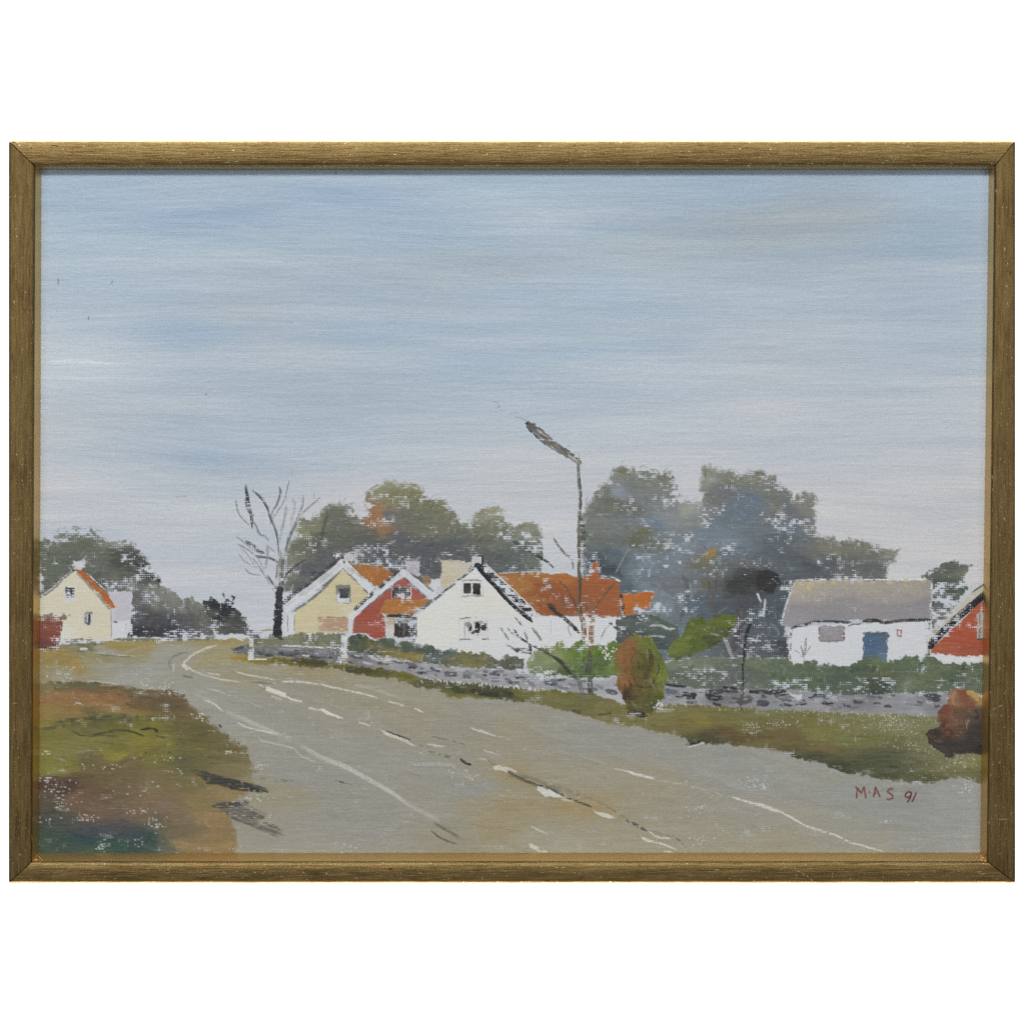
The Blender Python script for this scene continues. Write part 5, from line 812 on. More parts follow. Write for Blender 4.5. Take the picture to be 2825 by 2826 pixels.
for pts, w, cc, d in (([(160, 880), (400, 848), (650, 835), (880, 832)], 30, (80, 86, 58), .25), ([(40, 935), (250, 905), (420, 880)], 26, (98, 100, 58), .3), ([(300, 860), (520, 850), (860, 862)], 22, (84, 88, 54), .25), ([(285, 942), (380, 990), (500, 980), (600, 955), (770, 942)], 13, (46, 50, 46), .12), ([(735, 948), (830, 970), (892, 996)], 14, (44, 46, 42), .1), ([(860, 940), (940, 930), (1005, 940)], 14, (36, 38, 34), .1), ([(985, 945), (1005, 960)], 20, (48, 50, 44), .2), ([(985, 990), (1075, 1012)], 16, (62, 68, 62), .2), ([(440, 1000), (560, 985), (690, 1000)], 9, (84, 86, 56), .3), ([(895, 1130), (915, 1136)], 14, (66, 68, 58), .1), ([(1090, 1130), (1120, 1134)], 14, (58, 62, 52), .1), ([(660, 650), (720, 652)], 12, (70, 68, 66), .3), ([(750, 660), (820, 668), (1000, 680)], 12, (70, 66, 58), .4), ([(110, 545), (300, 552), (560, 550)], 14, (96, 90, 54), .3), ([(300, 1138), (420, 1115), (560, 1112)], 9, (176, 174, 140), .3), ([(780, 1130), (880, 1130)], 7, (140, 96, 50), .2), ([(180, 1290), (290, 1282)], 8, (110, 70, 46), .2), ([(380, 1190), (460, 1160), (560, 1150)], 14, (110, 94, 56), .3), ([(1130, 1020), (1250, 1018)], 9, (70, 66, 46), .3), ([(1060, 820), (1075, 850)], 9, (186, 186, 176), .1), ([(1400, 840), (1430, 880)], 12, (86, 78, 60), .4), ([(1510, 900), (1530, 920)], 14, (62, 56, 46), .3), ([(1670, 1058), (1690, 1066)], 14, (56, 52, 44), .1)):
    S_(['H'] + pts, w, cc, md, dry=d, bris=.6)
for k in range(16):                                         # the two dry black-grey smears at the meadow's edge
    f = k / 15
    S_(['H', (1310 + 90 * f + rng.normal(0, 14), 1268 + 120 * f), (1500 + rng.normal(0, 20), 1335 + 66 * (f - .2)), (1680 + rng.normal(0, 20), 1385 + 70 * (f - .3)), (1840 + 60 * f + rng.normal(0, 24), 1420 + 34 * f)], 20, (56, 58, 58) if k % 4 else (90, 90, 84), md, dry=.22, bris=.8, a=.8)
for k in range(12):
    f = k / 11
    stroke([(588 + 44 * f + rng.normal(0, 5), 2212 + 44 * f), (660 + rng.normal(0, 7), 2222 + 46 * f), (745 + 40 * f + rng.normal(0, 8), 2262 + 48 * f)], 8, (92, 92, 88) if k % 3 else (122, 118, 104), dry=.3, bris=.8, a=.75, owner=md)
S_(['Q', (1575, 605), (1700, 595), (1840, 575)], 40, (74, 76, 74), md, dry=.3, bris=.7)

# ---------------------------------------------------------------------
# ROAD LINES
# ---------------------------------------------------------------------
WL = (228, 226, 218)
ln = part('painted_road_line', 'thin white painted lines and dashes along the road', road)
def line(o, pts, w, cc=WL, a=.95, dry=.1, w2=None, own_=True, **k):
    k_ = 1.22 if own_ else 1.0
    S_([o] + pts, w * k_, cc, ln if own_ else None, w2=None if w2 is None else w2 * k_, a=min(1, a * 1.0), dry=dry * 1.1, **{'bris': .5, **k})
line('I', [(298, 240), (200, 270), (110, 312), (60, 350), (22, 390), (60, 430), (150, 475), (250, 505), (400, 535), (505, 552)], 17, w2=9)
line('I', [(5, 400), (25, 425), (55, 448)], 14); line('I', [(210, 470), (260, 478), (325, 486)], 9)
line('I', [(450, 460), (560, 490), (700, 515), (780, 535)], 11, w2=8); line('I', [(830, 545), (1000, 545), (1130, 565)], 13); line('I', [(1120, 560), (1300, 600), (1500, 645), (1620, 678)], 13); line('I', [(1705, 705), (1770, 722), (1842, 742)], 12)
line('I', [(1435, 572), (1550, 590), (1700, 640), (1845, 698)], 28, (188, 183, 168), a=.75, dry=.3, own_=False)
line('I', [(690, 552), (780, 556)], 8, a=.6); line('I', [(320, 395), (420, 405)], 8, (190, 180, 150), a=.7, own_=False); line('I', [(540, 425), (760, 450), (900, 470)], 8, (196, 186, 158), a=.5, own_=False)
line('J', [(728, 345), (765, 360), (806, 376)], 11); line('J', [(1190, 500), (1260, 532), (1410, 576)], 10, a=.85); line('J', [(1260, 522), (1350, 550)], 8); line('J', [(1300, 694), (1350, 706), (1422, 724)], 8, a=.85); line('J', [(1420, 578), (1560, 610)], 7, a=.5, dry=.4)
line('K', [(580, 845), (640, 855), (690, 866)], 10, a=.7); line('K', [(690, 862), (760, 890), (840, 905), (915, 928)], 19); line('K', [(920, 938), (1050, 955), (1300, 1010), (1500, 1068)], 9, a=.45, dry=.3)
line('K', [(100, 700), (300, 740), (520, 805)], 12, (186, 182, 170), a=.5, dry=.3, own_=False)
line('K', [(1560, 1080), (1650, 1105), (1750, 1138), (1931, 1200)], 15); line('L', [(0, 1122), (130, 1165), (230, 1205), (300, 1242), (430, 1320)], 14); line('L', [(430, 1318), (520, 1345), (600, 1370)], 19); line('L', [(590, 1366), (700, 1405), (780, 1445), (900, 1480), (1060, 1528)], 13, a=.85, dry=.2)
region(P('I', (698, 582), (725, 588), (860, 636), (868, 678), (835, 668), (700, 618)), (222, 219, 202), ln, wob=1.5, dry=.04, th=.8)
S_(['I', (745, 660), (790, 680), (840, 688)], 18, (205, 204, 198), ln, a=.7); line('I', [(648, 566), (680, 590)], 14, (218, 218, 210)); line('I', [(655, 590), (690, 600)], 10, (110, 106, 92), own_=False)
line('I', [(865, 662), (920, 690), (1000, 706)], 13); line('I', [(1048, 760), (1120, 775), (1185, 780)], 17); region(P('I', (1178, 772), (1250, 805), (1345, 848), (1290, 848), (1165, 798)), (220, 218, 208), ln, wob=1.5, th=.8)
line('I', [(1460, 880), (1500, 888), (1560, 908)], 11, a=.8); line('I', [(1090, 705), (1200, 725), (1400, 790)], 9, (186, 182, 170), a=.6, own_=False)
line('I', [(1655, 948), (1720, 985), (1800, 1012), (1870, 1045), (1935, 1075)], 24, w2=10); line('I', [(1690, 952), (1800, 990), (1915, 1034)], 9, (64, 60, 50), own_=False)
line('J', [(838, 638), (900, 652), (985, 662)], 14, a=.8); line('J', [(760, 640), (800, 660)], 7, (110, 106, 90), own_=False)
line('J', [(840, 700), (950, 732), (1060, 752), (1200, 812)], 20, (98, 93, 78), dry=.3, own_=False); line('J', [(1105, 758), (1140, 790), (1198, 814)], 16, (54, 52, 46), own_=False); line('J', [(860, 580), (960, 595), (1150, 645)], 9, (116, 110, 92), dry=.25, own_=False)
line('J', [(1375, 842), (1410, 826), (1470, 832), (1572, 868)], 17); line('J', [(1390, 846), (1450, 850), (1505, 870)], 15); line('J', [(1340, 770), (1370, 800), (1410, 820)], 8, (120, 114, 98), own_=False); line('J', [(1260, 755), (1330, 770)], 9, a=.6)
line('J', [(1500, 870), (1600, 925), (1750, 985)], 26, (92, 88, 68), dry=.1, own_=False, bris=.6); line('J', [(1590, 895), (1750, 945), (1931, 1030)], 30, (118, 112, 94), a=.7, own_=False, bris=.7); line('J', [(1740, 980), (1840, 1010), (1931, 1055)], 22, (84, 80, 64), own_=False); line('J', [(1505, 900), (1540, 925)], 22, (146, 122, 76), own_=False)
line('K', [(0, 985), (120, 1045), (250, 1105), (395, 1160)], 22, (92, 89, 74), dry=.2, own_=False); line('K', [(0, 950), (150, 1010), (400, 1100), (560, 1180)], 30, (134, 128, 108), a=.55, dry=.2, own_=False, bris=.7); line('K', [(310, 1122), (395, 1160)], 10, (56, 56, 50), own_=False)
region(P('J', (1748, 985), (1800, 1005), (1870, 1025), (1931, 1062), (1975, 1085), (1800, 1072), (1745, 1022)), (218, 217, 208), ln, wob=1.5, th=.8, dry=.05); line('K', [(60, 1050), (110, 1070), (165, 1080)], 10); line('K', [(145, 1100), (180, 1102), (255, 1112)], 12)
region(P('K', (412, 1186), (460, 1205), (520, 1215), (600, 1250), (545, 1260), (450, 1228)), (216, 214, 204), ln, wob=1.5, th=.8, dry=.06)
line('K', [(560, 1180), (700, 1265), (850, 1358)], 14, (120, 116, 102), a=.7, dry=.3, own_=False); line('K', [(680, 1270), (760, 1310), (848, 1358)], 22, (74, 78, 72), dry=.25, own_=False); line('K', [(860, 1350), (1000, 1390), (1100, 1420), (1200, 1530)], 15, (138, 132, 114), a=.75, dry=.3, own_=False); line('K', [(1095, 1420), (1130, 1440)], 9, (100, 98, 88), own_=False)
line('K', [(870, 1355), (900, 1385), (960, 1412), (1045, 1422)], 12, a=.8, dry=.2); line('K', [(805, 1408), (870, 1440), (960, 1460), (1100, 1512)], 22, w2=10, dry=.12, bris=.6); line('J', [(1680, 1468), (1740, 1505), (1830, 1542)], 28, dry=.12, bris=.7); line('J', [(1690, 1318), (1740, 1345), (1835, 1385)], 10, a=.8); line('K', [(985, 1528), (1060, 1528)], 9)
line('I', [(190, 695), (250, 715), (290, 742), (352, 795)], 12, a=.85); line('I', [(100, 640), (180, 672), (300, 705)], 14, (190, 190, 184), a=.6, own_=False)
for k in range(6):
    o = k * 6 - 15
    line('I', [(370, 795 + o), (480, 838 + o), (600, 892 + o), (760, 962 + o), (905, 1018 + o)], 12, (196, 194, 186), a=.5, dry=.15, bris=.9)
    line('I', [(990, 1072 + o), (1150, 1165 + o), (1350, 1245 + o), (1550, 1352 + o), (1750, 1465 + o), (1850, 1540 + o)], 11, (204, 202, 192), a=.55, dry=.12, bris=.9)
    line('J', [(0, 768 + o), (180, 842 + o), (400, 960 + o), (550, 1052 + o), (700, 1152 + o), (830, 1215 + o), (930, 1265 + o)], 10, (204, 202, 192), a=.42, dry=.15, bris=.9)
line('I', [(460, 880), (530, 915), (650, 948), (800, 980)], 11, a=.8); line('I', [(640, 990), (650, 1020), (700, 1042), (820, 1066), (935, 1092)], 10, a=.7); line('I', [(930, 1092), (960, 1130), (1020, 1170), (1120, 1210)], 9, a=.5); line('I', [(200, 595), (400, 650), (600, 732), (720, 790)], 7, a=.5, dry=.3); line('I', [(340, 620), (480, 680), (700, 790)], 6, (130, 126, 116), a=.5, own_=False)
line('I', [(570, 545), (640, 552), (760, 560)], 12, (118, 114, 98), dry=.25, own_=False); line('I', [(10, 492), (60, 505), (155, 500)], 16, (112, 110, 98), dry=.25, own_=False)
line('H', [(1110, 440), (1100, 380), (1140, 330), (1250, 295)], 20, (132, 131, 122), dry=.4, own_=False); line('H', [(1140, 390), (1130, 460)], 12, (206, 207, 208), a=.8, own_=False); line('H', [(1380, 320), (1450, 305)], 12, (140, 134, 110), own_=False)
line('H', [(1350, 340), (1390, 390), (1480, 412)], 9, (190, 182, 160), a=.7, own_=False); line('H', [(400, 290), (600, 315), (850, 335)], 11, (200, 198, 186), a=.7, dry=.3, own_=False); line('H', [(700, 330), (820, 270), (980, 248)], 9, (196, 194, 182), a=.6, own_=False); line('H', [(520, 318), (700, 335), (790, 330)], 9, (112, 108, 78), dry=.3, own_=False)
line('H', [(360, 320), (410, 355)], 8, (196, 186, 150), a=.7, own_=False); line('H', [(490, 350), (540, 375), (530, 400)], 10, (186, 180, 160), a=.7, own_=False); line('H', [(520, 575), (640, 572)], 10, (176, 172, 144), a=.8, own_=False); line('H', [(420, 535), (560, 548), (720, 570)], 11, (206, 206, 200), a=.8, dry=.35, own_=False)
line('J', [(865, 1355), (960, 1425), (1080, 1468)], 14, (86, 84, 70), own_=False); line('J', [(890, 1300), (1000, 1350), (1150, 1455)], 32, (134, 129, 112), a=.75, own_=False, bris=.8); line('J', [(890, 1290), (960, 1335), (1090, 1405)], 12, (104, 102, 92), a=.8, own_=False); line('J', [(60, 935), (150, 962), (220, 975)], 8, (120, 116, 104), own_=False); line('I', [(1305, 1368), (1350, 1380)], 15, (74, 72, 64), own_=False)
line('I', [(650, 1340), (780, 1358), (940, 1362)], 16, (126, 121, 96), dry=.4, own_=False); line('J', [(840, 1030), (1000, 1030), (1120, 1080), (1280, 1145)], 9, (188, 182, 166), a=.5, dry=.3, own_=False); line('I', [(1690, 952), (1720, 960)], 8, (60, 58, 50), own_=False)
line('J', [(1340, 440), (1400, 455), (1500, 432)], 7, (130, 126, 116), a=.6, own_=False); line('J', [(1770, 440), (1830, 465)], 8, (128, 128, 126), a=.7, own_=False); line('L', [(1460, 1408), (1700, 1382)], 6, (196, 196, 194), a=.7, own_=False); line('L', [(1660, 1412), (1800, 1398)], 6, (196, 196, 194), a=.7, own_=False); line('L', [(1350, 1042), (1480, 1054)], 6, (132, 132, 132), a=.7, own_=False)

# signature ------------------------------------------------------------
sig = part('signature', 'dark red painted initials M.A.S 91', road)
SG = (134, 62, 58)
for pts in ([(845, 1090), (852, 1040), (855, 1005)], [(838, 990), (862, 1015), (886, 1048)], [(886, 1048), (898, 1015), (908, 992)], [(908, 992), (915, 1040), (924, 1088)], [(949, 1032), (956, 1036), (961, 1038)], [(985, 1078), (998, 1030), (1004, 992)], [(1004, 992), (1022, 1035), (1042, 1080)], [(990, 1048), (1030, 1042)],
            [(1150, 1012), (1125, 1012), (1104, 1034), (1128, 1052), (1146, 1072), (1130, 1096), (1094, 1096)], [(1302, 1038), (1270, 1038), (1250, 1060), (1258, 1080), (1285, 1076), (1302, 1045)], [(1302, 1040), (1290, 1085), (1266, 1124)], [(1340, 1040), (1325, 1080), (1304, 1118)]):
    S_(['L'] + pts, 14, SG if pts[0][0] < 1200 else (104, 40, 40), sig, dry=.06, bris=.25, taper=.05, wob=.6)

# ---------------------------------------------------------------------
# turn the raster into meshes: one relief sheet per painted motif
# ---------------------------------------------------------------------
front_z = 46.0                                             # paint lies this deep behind the frame's face
fleck = np.clip(rank(vnoise(13, 3.6, 61) + .5 * vnoise(5, 3.6, 62)) - .70, 0, 1) / .30
rows = (.5 + .5 * np.cos(2 * np.pi * wy + 2.2 * (vnoise(30, 9, 67) - .5))) * (.35 + 1.0 * vnoise(16, 7, 68))
relief = .95 * hgt + (.42 * weave_h + .62 * rows) * (1.0 - .45 * np.clip(hgt, 0, 1)) + .25 * STRK + .27 * fleck * (.2 + 1.3 * vnoise(90, 50, 66))
def blur(a):
    p = np.pad(a, 1, mode='edge')
    return (p[:-2, 1:-1] + p[2:, 1:-1] + p[1:-1, :-2] + p[1:-1, 2:] + 4 * a) / 8
relief = blur(relief)
skyw = (own == sky).astype(np.float32)[..., None]
grey = col.mean(-1, keepdims=True)
col = grey + (col - grey) * (.815 - .035 * skyw - .05 * (own == md)[..., None]) + skyw * sstep(1100, 1450, ys)[:, None, None] * np.array([2.0, .2, -1.5], np.float32) + skyw * np.array([-1.5, .3, -.5], np.float32)
red = np.clip((col[..., 0] - np.maximum(col[..., 1], col[..., 2]) - 30) / 60, 0, 1)[..., None]      # mix the reds and oranges a little browner
col = col + red * np.array([-9.0, 4.0, -5.0], np.float32)
viol = np.clip((col[..., 2] - col[..., 1] - 4) / 10, 0, 1)[..., None] * (1 - skyw) * (col[..., 2:3] < 175)
col = col + viol * np.array([-3.0, 2.5, -3.0], np.float32)
for ids, k_ in (((hy, hs1), .84), ((fb,), .84)):
    m_ = np.isin(own, ids)[..., None]; g_ = col.mean(-1, keepdims=True)
    col = np.where(m_, g_ + (col - g_) * k_, col)
col = col + (own == md)[..., None] * np.array([1.0, .5, -1.0], np.float32)
rd_ = (own == road)[..., None]
col = col + rd_ * np.array([-1.0, 1.5, 1.0], np.float32)
c = np.clip(col, 4, 250) / 255.0
lin = np.where(c <= .04045, c / 12.92, ((c + .055) / 1.055) ** 2.4).astype(np.float32)
sc_ = (CAM_D + front_z) / CAM_D
VX = np.broadcast_to(((xs - CX) * sc_ * U)[None, :], own.shape)
VZ = np.broadcast_to(((CY - ys) * sc_ * U)[:, None], own.shape)
VY = (front_z - relief * 1.25) * U
verts = np.stack([VX, VY, VZ], -1).reshape(-1, 3).astype(np.float32)
rgba = np.concatenate([lin.reshape(-1, 3), np.ones((H * W, 1), np.float32)], 1)
fo = own[:-1, :-1].ravel()
ii = (np.arange(H - 1)[:, None] * W + np.arange(W - 1)[None, :]).ravel()
quads = np.stack([ii, ii + W, ii + W + 1, ii + 1], 1)

def paint_material():
    m = bpy.data.materials.new('oil_paint'); m.use_nodes = True
    nt = m.node_tree; b = nt.nodes['Principled BSDF']
    at = nt.nodes.new('ShaderNodeAttribute'); at.attribute_name = 'Pigment'
    tc = nt.nodes.new('ShaderNodeTexCoord')
    nz = nt.nodes.new('ShaderNodeTexNoise'); nz.inputs['Scale'].default_value = 900; nz.inputs['Detail'].default_value = 3
    nt.links.new(tc.outputs['Object'], nz.inputs['Vector'])
    mr = nt.nodes.new('ShaderNodeMapRange'); mr.inputs['To Min'].default_value = .93; mr.inputs['To Max'].default_value = 1.07
    nt.links.new(nz.outputs['Fac'], mr.inputs['Value'])
    mx = nt.nodes.new('ShaderNodeVectorMath'); mx.operation = 'MULTIPLY'
    nt.links.new(at.outputs['Color'], mx.inputs[0]); nt.links.new(mr.outputs['Result'], mx.inputs[1])
    nt.links.new(mx.outputs['Vector'], b.inputs['Base Color'])
    rr_ = nt.nodes.new('ShaderNodeMapRange'); rr_.inputs['To Min'].default_value = .38; rr_.inputs['To Max'].default_value = .62
    nt.links.new(nz.outputs['Fac'], rr_.inputs['Value']); nt.links.new(rr_.outputs['Result'], b.inputs['Roughness'])
    b.inputs['Specular IOR Level'].default_value = .3
    return m
PM = paint_material()

root = bpy.data.objects.new('framed_painting', None); COL.objects.link(root)
root['label'] = 'oil painting of a village road with red, yellow and white houses in worn gold frame'
root['category'] = 'painting'
root.empty_display_size = .1
root.location = (0, 0, (CY - 2438) * U)
bpy.context.view_layer.update()
OFF = np.array([0, 0, (CY - 2438) * U], np.float32)        # children are modelled relative to the frame's foot

def sheet(pid):
    sel = np.nonzero(fo == pid)[0]
    if len(sel) < 3: return None
    q = quads[sel]
    u, inv = np.unique(q, return_inverse=True)
    me = bpy.data.meshes.new(PARTS[pid][0])
    n = len(sel)
    me.vertices.add(len(u)); me.vertices.foreach_set('co', (verts[u] - OFF).ravel())
    me.loops.add(4 * n); me.loops.foreach_set('vertex_index', inv.ravel().astype(np.int32))
    me.polygons.add(n); me.polygons.foreach_set('loop_start', (np.arange(n) * 4).astype(np.int32))
    me.polygons.foreach_set('use_smooth', np.ones(n, bool))
    me.update(calc_edges=True)
    ca = me.attributes.new('Pigment', 'FLOAT_COLOR', 'POINT'); ca.data.foreach_set('color', rgba[u].ravel())
    me.materials.append(PM)
    o = bpy.data.objects.new(PARTS[pid][0], me); COL.objects.link(o)
    return o

objs = {}
for pid in range(1, len(PARTS)):
    o = sheet(pid)
    if o is None: continue
    objs[pid] = o
for pid, o in objs.items():
    name, label, par = PARTS[pid]
    o.parent = objs.get(par, root) if par else root
    if label: o['label'] = label

def mesh_obj(name, vs, fs, mats, parent, label=None, smooth=None, midx=None):
    me = bpy.data.meshes.new(name)
    me.from_pydata([tuple(np.array(v) - OFF) for v in vs], [], fs)
    for m in mats: me.materials.append(m)
    if smooth: me.polygons.foreach_set('use_smooth', [bool(s) for s in smooth])
    if midx: me.polygons.foreach_set('material_index', midx)
    me.update()
    o = bpy.data.objects.new(name, me); COL.objects.link(o); o.parent = parent
    if label: o['label'] = label
    return o

def wpt(sx, sy, z):
    """point whose front projection is (sx,sy), z units behind the frame's face"""
    k = (CAM_D + z) / CAM_D
    return ((sx - CX) * k * U, z * U, (CY - sy) * k * U)

# canvas board behind the paint ------------------------------------------
def plain(name, rgb, rough=.8):
    m = bpy.data.materials.new(name); m.use_nodes = True
    nt = m.node_tree; b = nt.nodes['Principled BSDF']
    nz = nt.nodes.new('ShaderNodeTexNoise'); nz.inputs['Scale'].default_value = 260
    cr = nt.nodes.new('ShaderNodeMix'); cr.data_type = 'RGBA'
    cr.inputs['A'].default_value = (*[v * .88 for v in rgb], 1); cr.inputs['B'].default_value = (*rgb, 1)
    nt.links.new(nz.outputs['Fac'], cr.inputs['Factor']); nt.links.new(cr.outputs['Result'], b.inputs['Base Color'])
    b.inputs['Roughness'].default_value = rough
    return m
bx = [(x, y, z) for z in (50, 72) for (x, y) in ((X0 - 3, Y0 - 3), (X1 + 3, Y0 - 3), (X1 + 3, Y1 + 3), (X0 - 3, Y1 + 3))]
mesh_obj('canvas', [wpt(*p) for p in bx], [(0, 3, 2, 1), (4, 5, 6, 7), (0, 1, 5, 4), (1, 2, 6, 5), (2, 3, 7, 6), (3, 0, 4, 7)], [plain('canvas_cloth', (.6, .57, .5))], root)

# ---------------------------------------------------------------------
# GOLD FRAME: four mitred rails, each with its inner lip
# ---------------------------------------------------------------------
def gold(name, along, dim=1.0):
    m = bpy.data.materials.new(name); m.use_nodes = True
    nt = m.node_tree; N = nt.nodes; L = nt.links; b = N['Principled BSDF']
    tc = N.new('ShaderNodeTexCoord')
    def mapped(sx, sy, sz):
        mp = N.new('ShaderNodeMapping'); mp.inputs['Scale'].default_value = (sx, sy, sz); L.new(tc.outputs['Object'], mp.inputs['Vector']); return mp
    def noise(mp, scale, detail=4, rough=.6):
        n = N.new('ShaderNodeTexNoise'); n.inputs['Scale'].default_value = scale; n.inputs['Detail'].default_value = detail; n.inputs['Roughness'].default_value = rough
        L.new(mp.outputs['Vector'], n.inputs['Vector']); return n
    def ramp(src, a, b_, ca=(0, 0, 0, 1), cb=(1, 1, 1, 1)):
        r = N.new('ShaderNodeValToRGB'); r.color_ramp.elements[0].position = a; r.color_ramp.elements[1].position = b_
        r.color_ramp.elements[0].color = ca; r.color_ramp.elements[1].color = cb; L.new(src, r.inputs['Fac']); return r
    def mix(f, a, b_):
        x = N.new('ShaderNodeMix'); x.data_type = 'RGBA'
        L.new(f, x.inputs['Factor'])
        for s, v in (('A', a), ('B', b_)):
            if isinstance(v, tuple): x.inputs[s].default_value = (*v, 1)
            else: L.new(v, x.inputs[s])
        return x.outputs['Result']
    st = mapped(.05, 1, 1) if along == 'X' else mapped(1, 1, .05)
    grain = noise(st, 900, 5, .65); grain2 = noise(st, 2400, 3, .6)
    blotch = noise(mapped(1, 1, 1), 38, 4)
    base = mix(ramp(blotch.outputs['Fac'], .3, .72).outputs['Color'], (.205, .126, .044), (.34, .228, .094))
    base = mix(ramp(grain.outputs['Fac'], .40, .66).outputs['Color'], base, (.40, .285, .112))
    dark = ramp(grain2.outputs['Fac'], .30, .46, (1, 1, 1, 1), (0, 0, 0, 1))
    dk = N.new('ShaderNodeMath'); dk.operation = 'MULTIPLY'; dk.inputs[1].default_value = .55; L.new(dark.outputs['Color'], dk.inputs[0])
    base = mix(dk.outputs[0], base, (.085, .052, .020))
    # worn specks: bright leaf and red bole
    sp_ = noise(mapped(.55, 1, 1) if along == 'X' else mapped(1, 1, .55), 620, 2)
    base = mix(ramp(sp_.outputs['Fac'], .675, .72).outputs['Color'], base, (.72, .62, .40))
    rd = noise(mapped(.4, 1, 1) if along == 'X' else mapped(1, 1, .4), 210, 2)
    base = mix(ramp(rd.outputs['Fac'], .70, .75).outputs['Color'], base, (.24, .072, .032))
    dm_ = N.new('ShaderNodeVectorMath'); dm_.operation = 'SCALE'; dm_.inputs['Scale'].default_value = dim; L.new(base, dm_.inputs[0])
    L.new(dm_.outputs['Vector'], b.inputs['Base Color'])
    b.inputs['Metallic'].default_value = .88; b.inputs['Specular IOR Level'].default_value = .25
    rg = N.new('ShaderNodeMapRange'); rg.inputs['To Min'].default_value = .34; rg.inputs['To Max'].default_value = .56
    L.new(grain.outputs['Fac'], rg.inputs['Value']); L.new(rg.outputs['Result'], b.inputs['Roughness'])
    bp = N.new('ShaderNodeBump'); bp.inputs['Strength'].default_value = .35; bp.inputs['Distance'].default_value = .0004
    ad = N.new('ShaderNodeMath'); ad.operation = 'ADD'; L.new(grain.outputs['Fac'], ad.inputs[0]); L.new(grain2.outputs['Fac'], ad.inputs[1])
    L.new(ad.outputs[0], bp.inputs['Height']); L.new(bp.outputs['Normal'], b.inputs['Normal'])
    return m
GX, GZ = gold('worn_gold_leaf_across', 'X', .62), gold('worn_gold_leaf_upright_shaded', 'Z', .53)  # same worn gold; uprights coloured darker to carry the side rails' shade

def lipmat():
    m = bpy.data.materials.new('smooth_gold_lip'); m.use_nodes = True
    nt = m.node_tree; b = nt.nodes['Principled BSDF']
    nz = nt.nodes.new('ShaderNodeTexNoise'); nz.inputs['Scale'].default_value = 60
    cr = nt.nodes.new('ShaderNodeMix'); cr.data_type = 'RGBA'
    cr.inputs['A'].default_value = (.56, .37, .145, 1); cr.inputs['B'].default_value = (.68, .48, .22, 1)
    nt.links.new(nz.outputs['Fac'], cr.inputs['Factor']); nt.links.new(cr.outputs['Result'], b.inputs['Base Color'])
    b.inputs['Metallic'].default_value = .9; b.inputs['Roughness'].default_value = .32
    return m
LIP = lipmat()

O_ = [(24, 388), (2801, 388), (2801, 2438), (24, 2438)]
M_ = [(98, 460), (2743, 460), (2722, 2377), (89, 2377)]
I_ = [(114, 468), (2728, 468), (2704, 2353.5), (107.5, 2354.5)]
def lerp(a, b, t): return (a[0] + (b[0] - a[0]) * t, a[1] + (b[1] - a[1]) * t)
prof = [(0, 110)]
for k in range(6):                                          # outer rounded edge
    t = k / 5 * math.pi / 2
    prof.append((.115 * (1 - math.cos(t)), 8 * (1 - math.sin(t))))
prof += [(.30, -.9), (.5, -1.2), (.7, -.9)]                 # very slightly crowned face
for k in range(6):                                          # inner rounded edge
    t = k / 5 * math.pi / 2
    prof.append((.80 + .20 * math.sin(t), 11 * (1 - math.cos(t))))
GAP = 1.5
BRIGHT, BOLE = plain('bare_bright_leaf', (.62, .53, .34), .5), plain('red_bole', (.16, .045, .02), .7)
def streaks(n, x0, x1, y0, y1, along, kind, l0, l1):
    out = []
    for _ in range(n):
        x, y, l = rng.uniform(x0, x1), rng.uniform(y0, y1), rng.uniform(l0, l1)
        d = rng.normal(0, .12) * l
        out.append((kind, [(x, y), (x + l, y + d)] if along == 'X' else [(x, y), (x + d, y + l)]))
    return out
WEAR = {0: [(1, [(2462, 449), (2468, 440), (2474, 436), (2482, 433)]), (1, [(2224, 450), (2234, 450), (2246, 452)]), (1, [(2270, 449), (2274, 450)]), (1, [(614, 449), (640, 446), (662, 444)]), (1, [(441, 424), (448, 432), (456, 440)]), (1, [(594, 390), (600, 396)]),
            (2, [(142, 400), (150, 401), (162, 403)]), (2, [(82, 407), (90, 408)]), (2, [(30, 391), (44, 392)]), (2, [(2122, 423), (2134, 424), (2150, 422)]), (2, [(2668, 425), (2682, 424), (2696, 425)]), (2, [(2596, 427), (2606, 427)])] + streaks(60, 110, 2720, 396, 452, 'X', 1, 3, 12) + streaks(14, 110, 2720, 400, 448, 'X', 2, 5, 12),
        1: [(2, [(2791, 416), (2792, 428)]), (1, [(2736, 1960), (2752, 1952), (2768, 1945)]), (1, [(2745, 2262), (2790, 2260)])] + streaks(46, 2750, 2792, 430, 2340, 'Z', 1, 2, 8) + streaks(26, 2752, 2795, 430, 2340, 'Z', 2, 6, 26),
        2: [(1, [(2193, 2394), (2197, 2402), (2208, 2408), (2222, 2414), (2233, 2424), (2245, 2434)]), (1, [(2298, 2406), (2296, 2416), (2297, 2424)]), (2, [(258, 2377), (270, 2376), (282, 2377)]), (1, [(2690, 2408), (2712, 2404)]), (1, [(2700, 2414), (2724, 2410)]), (2, [(2780, 2430), (2790, 2436)])] + streaks(40, 110, 2690, 2396, 2430, 'X', 1, 3, 10) + streaks(16, 110, 2690, 2396, 2430, 'X', 2, 5, 12),
        3: [(1, [(42, 1430), (46, 1440)]), (1, [(72, 1428), (78, 1434)]), (1, [(30, 1940), (52, 1941)])] + streaks(50, 32, 90, 430, 2350, 'Z', 1, 2, 7) + streaks(34, 32, 90, 430, 2350, 'Z', 2, 8, 40)}
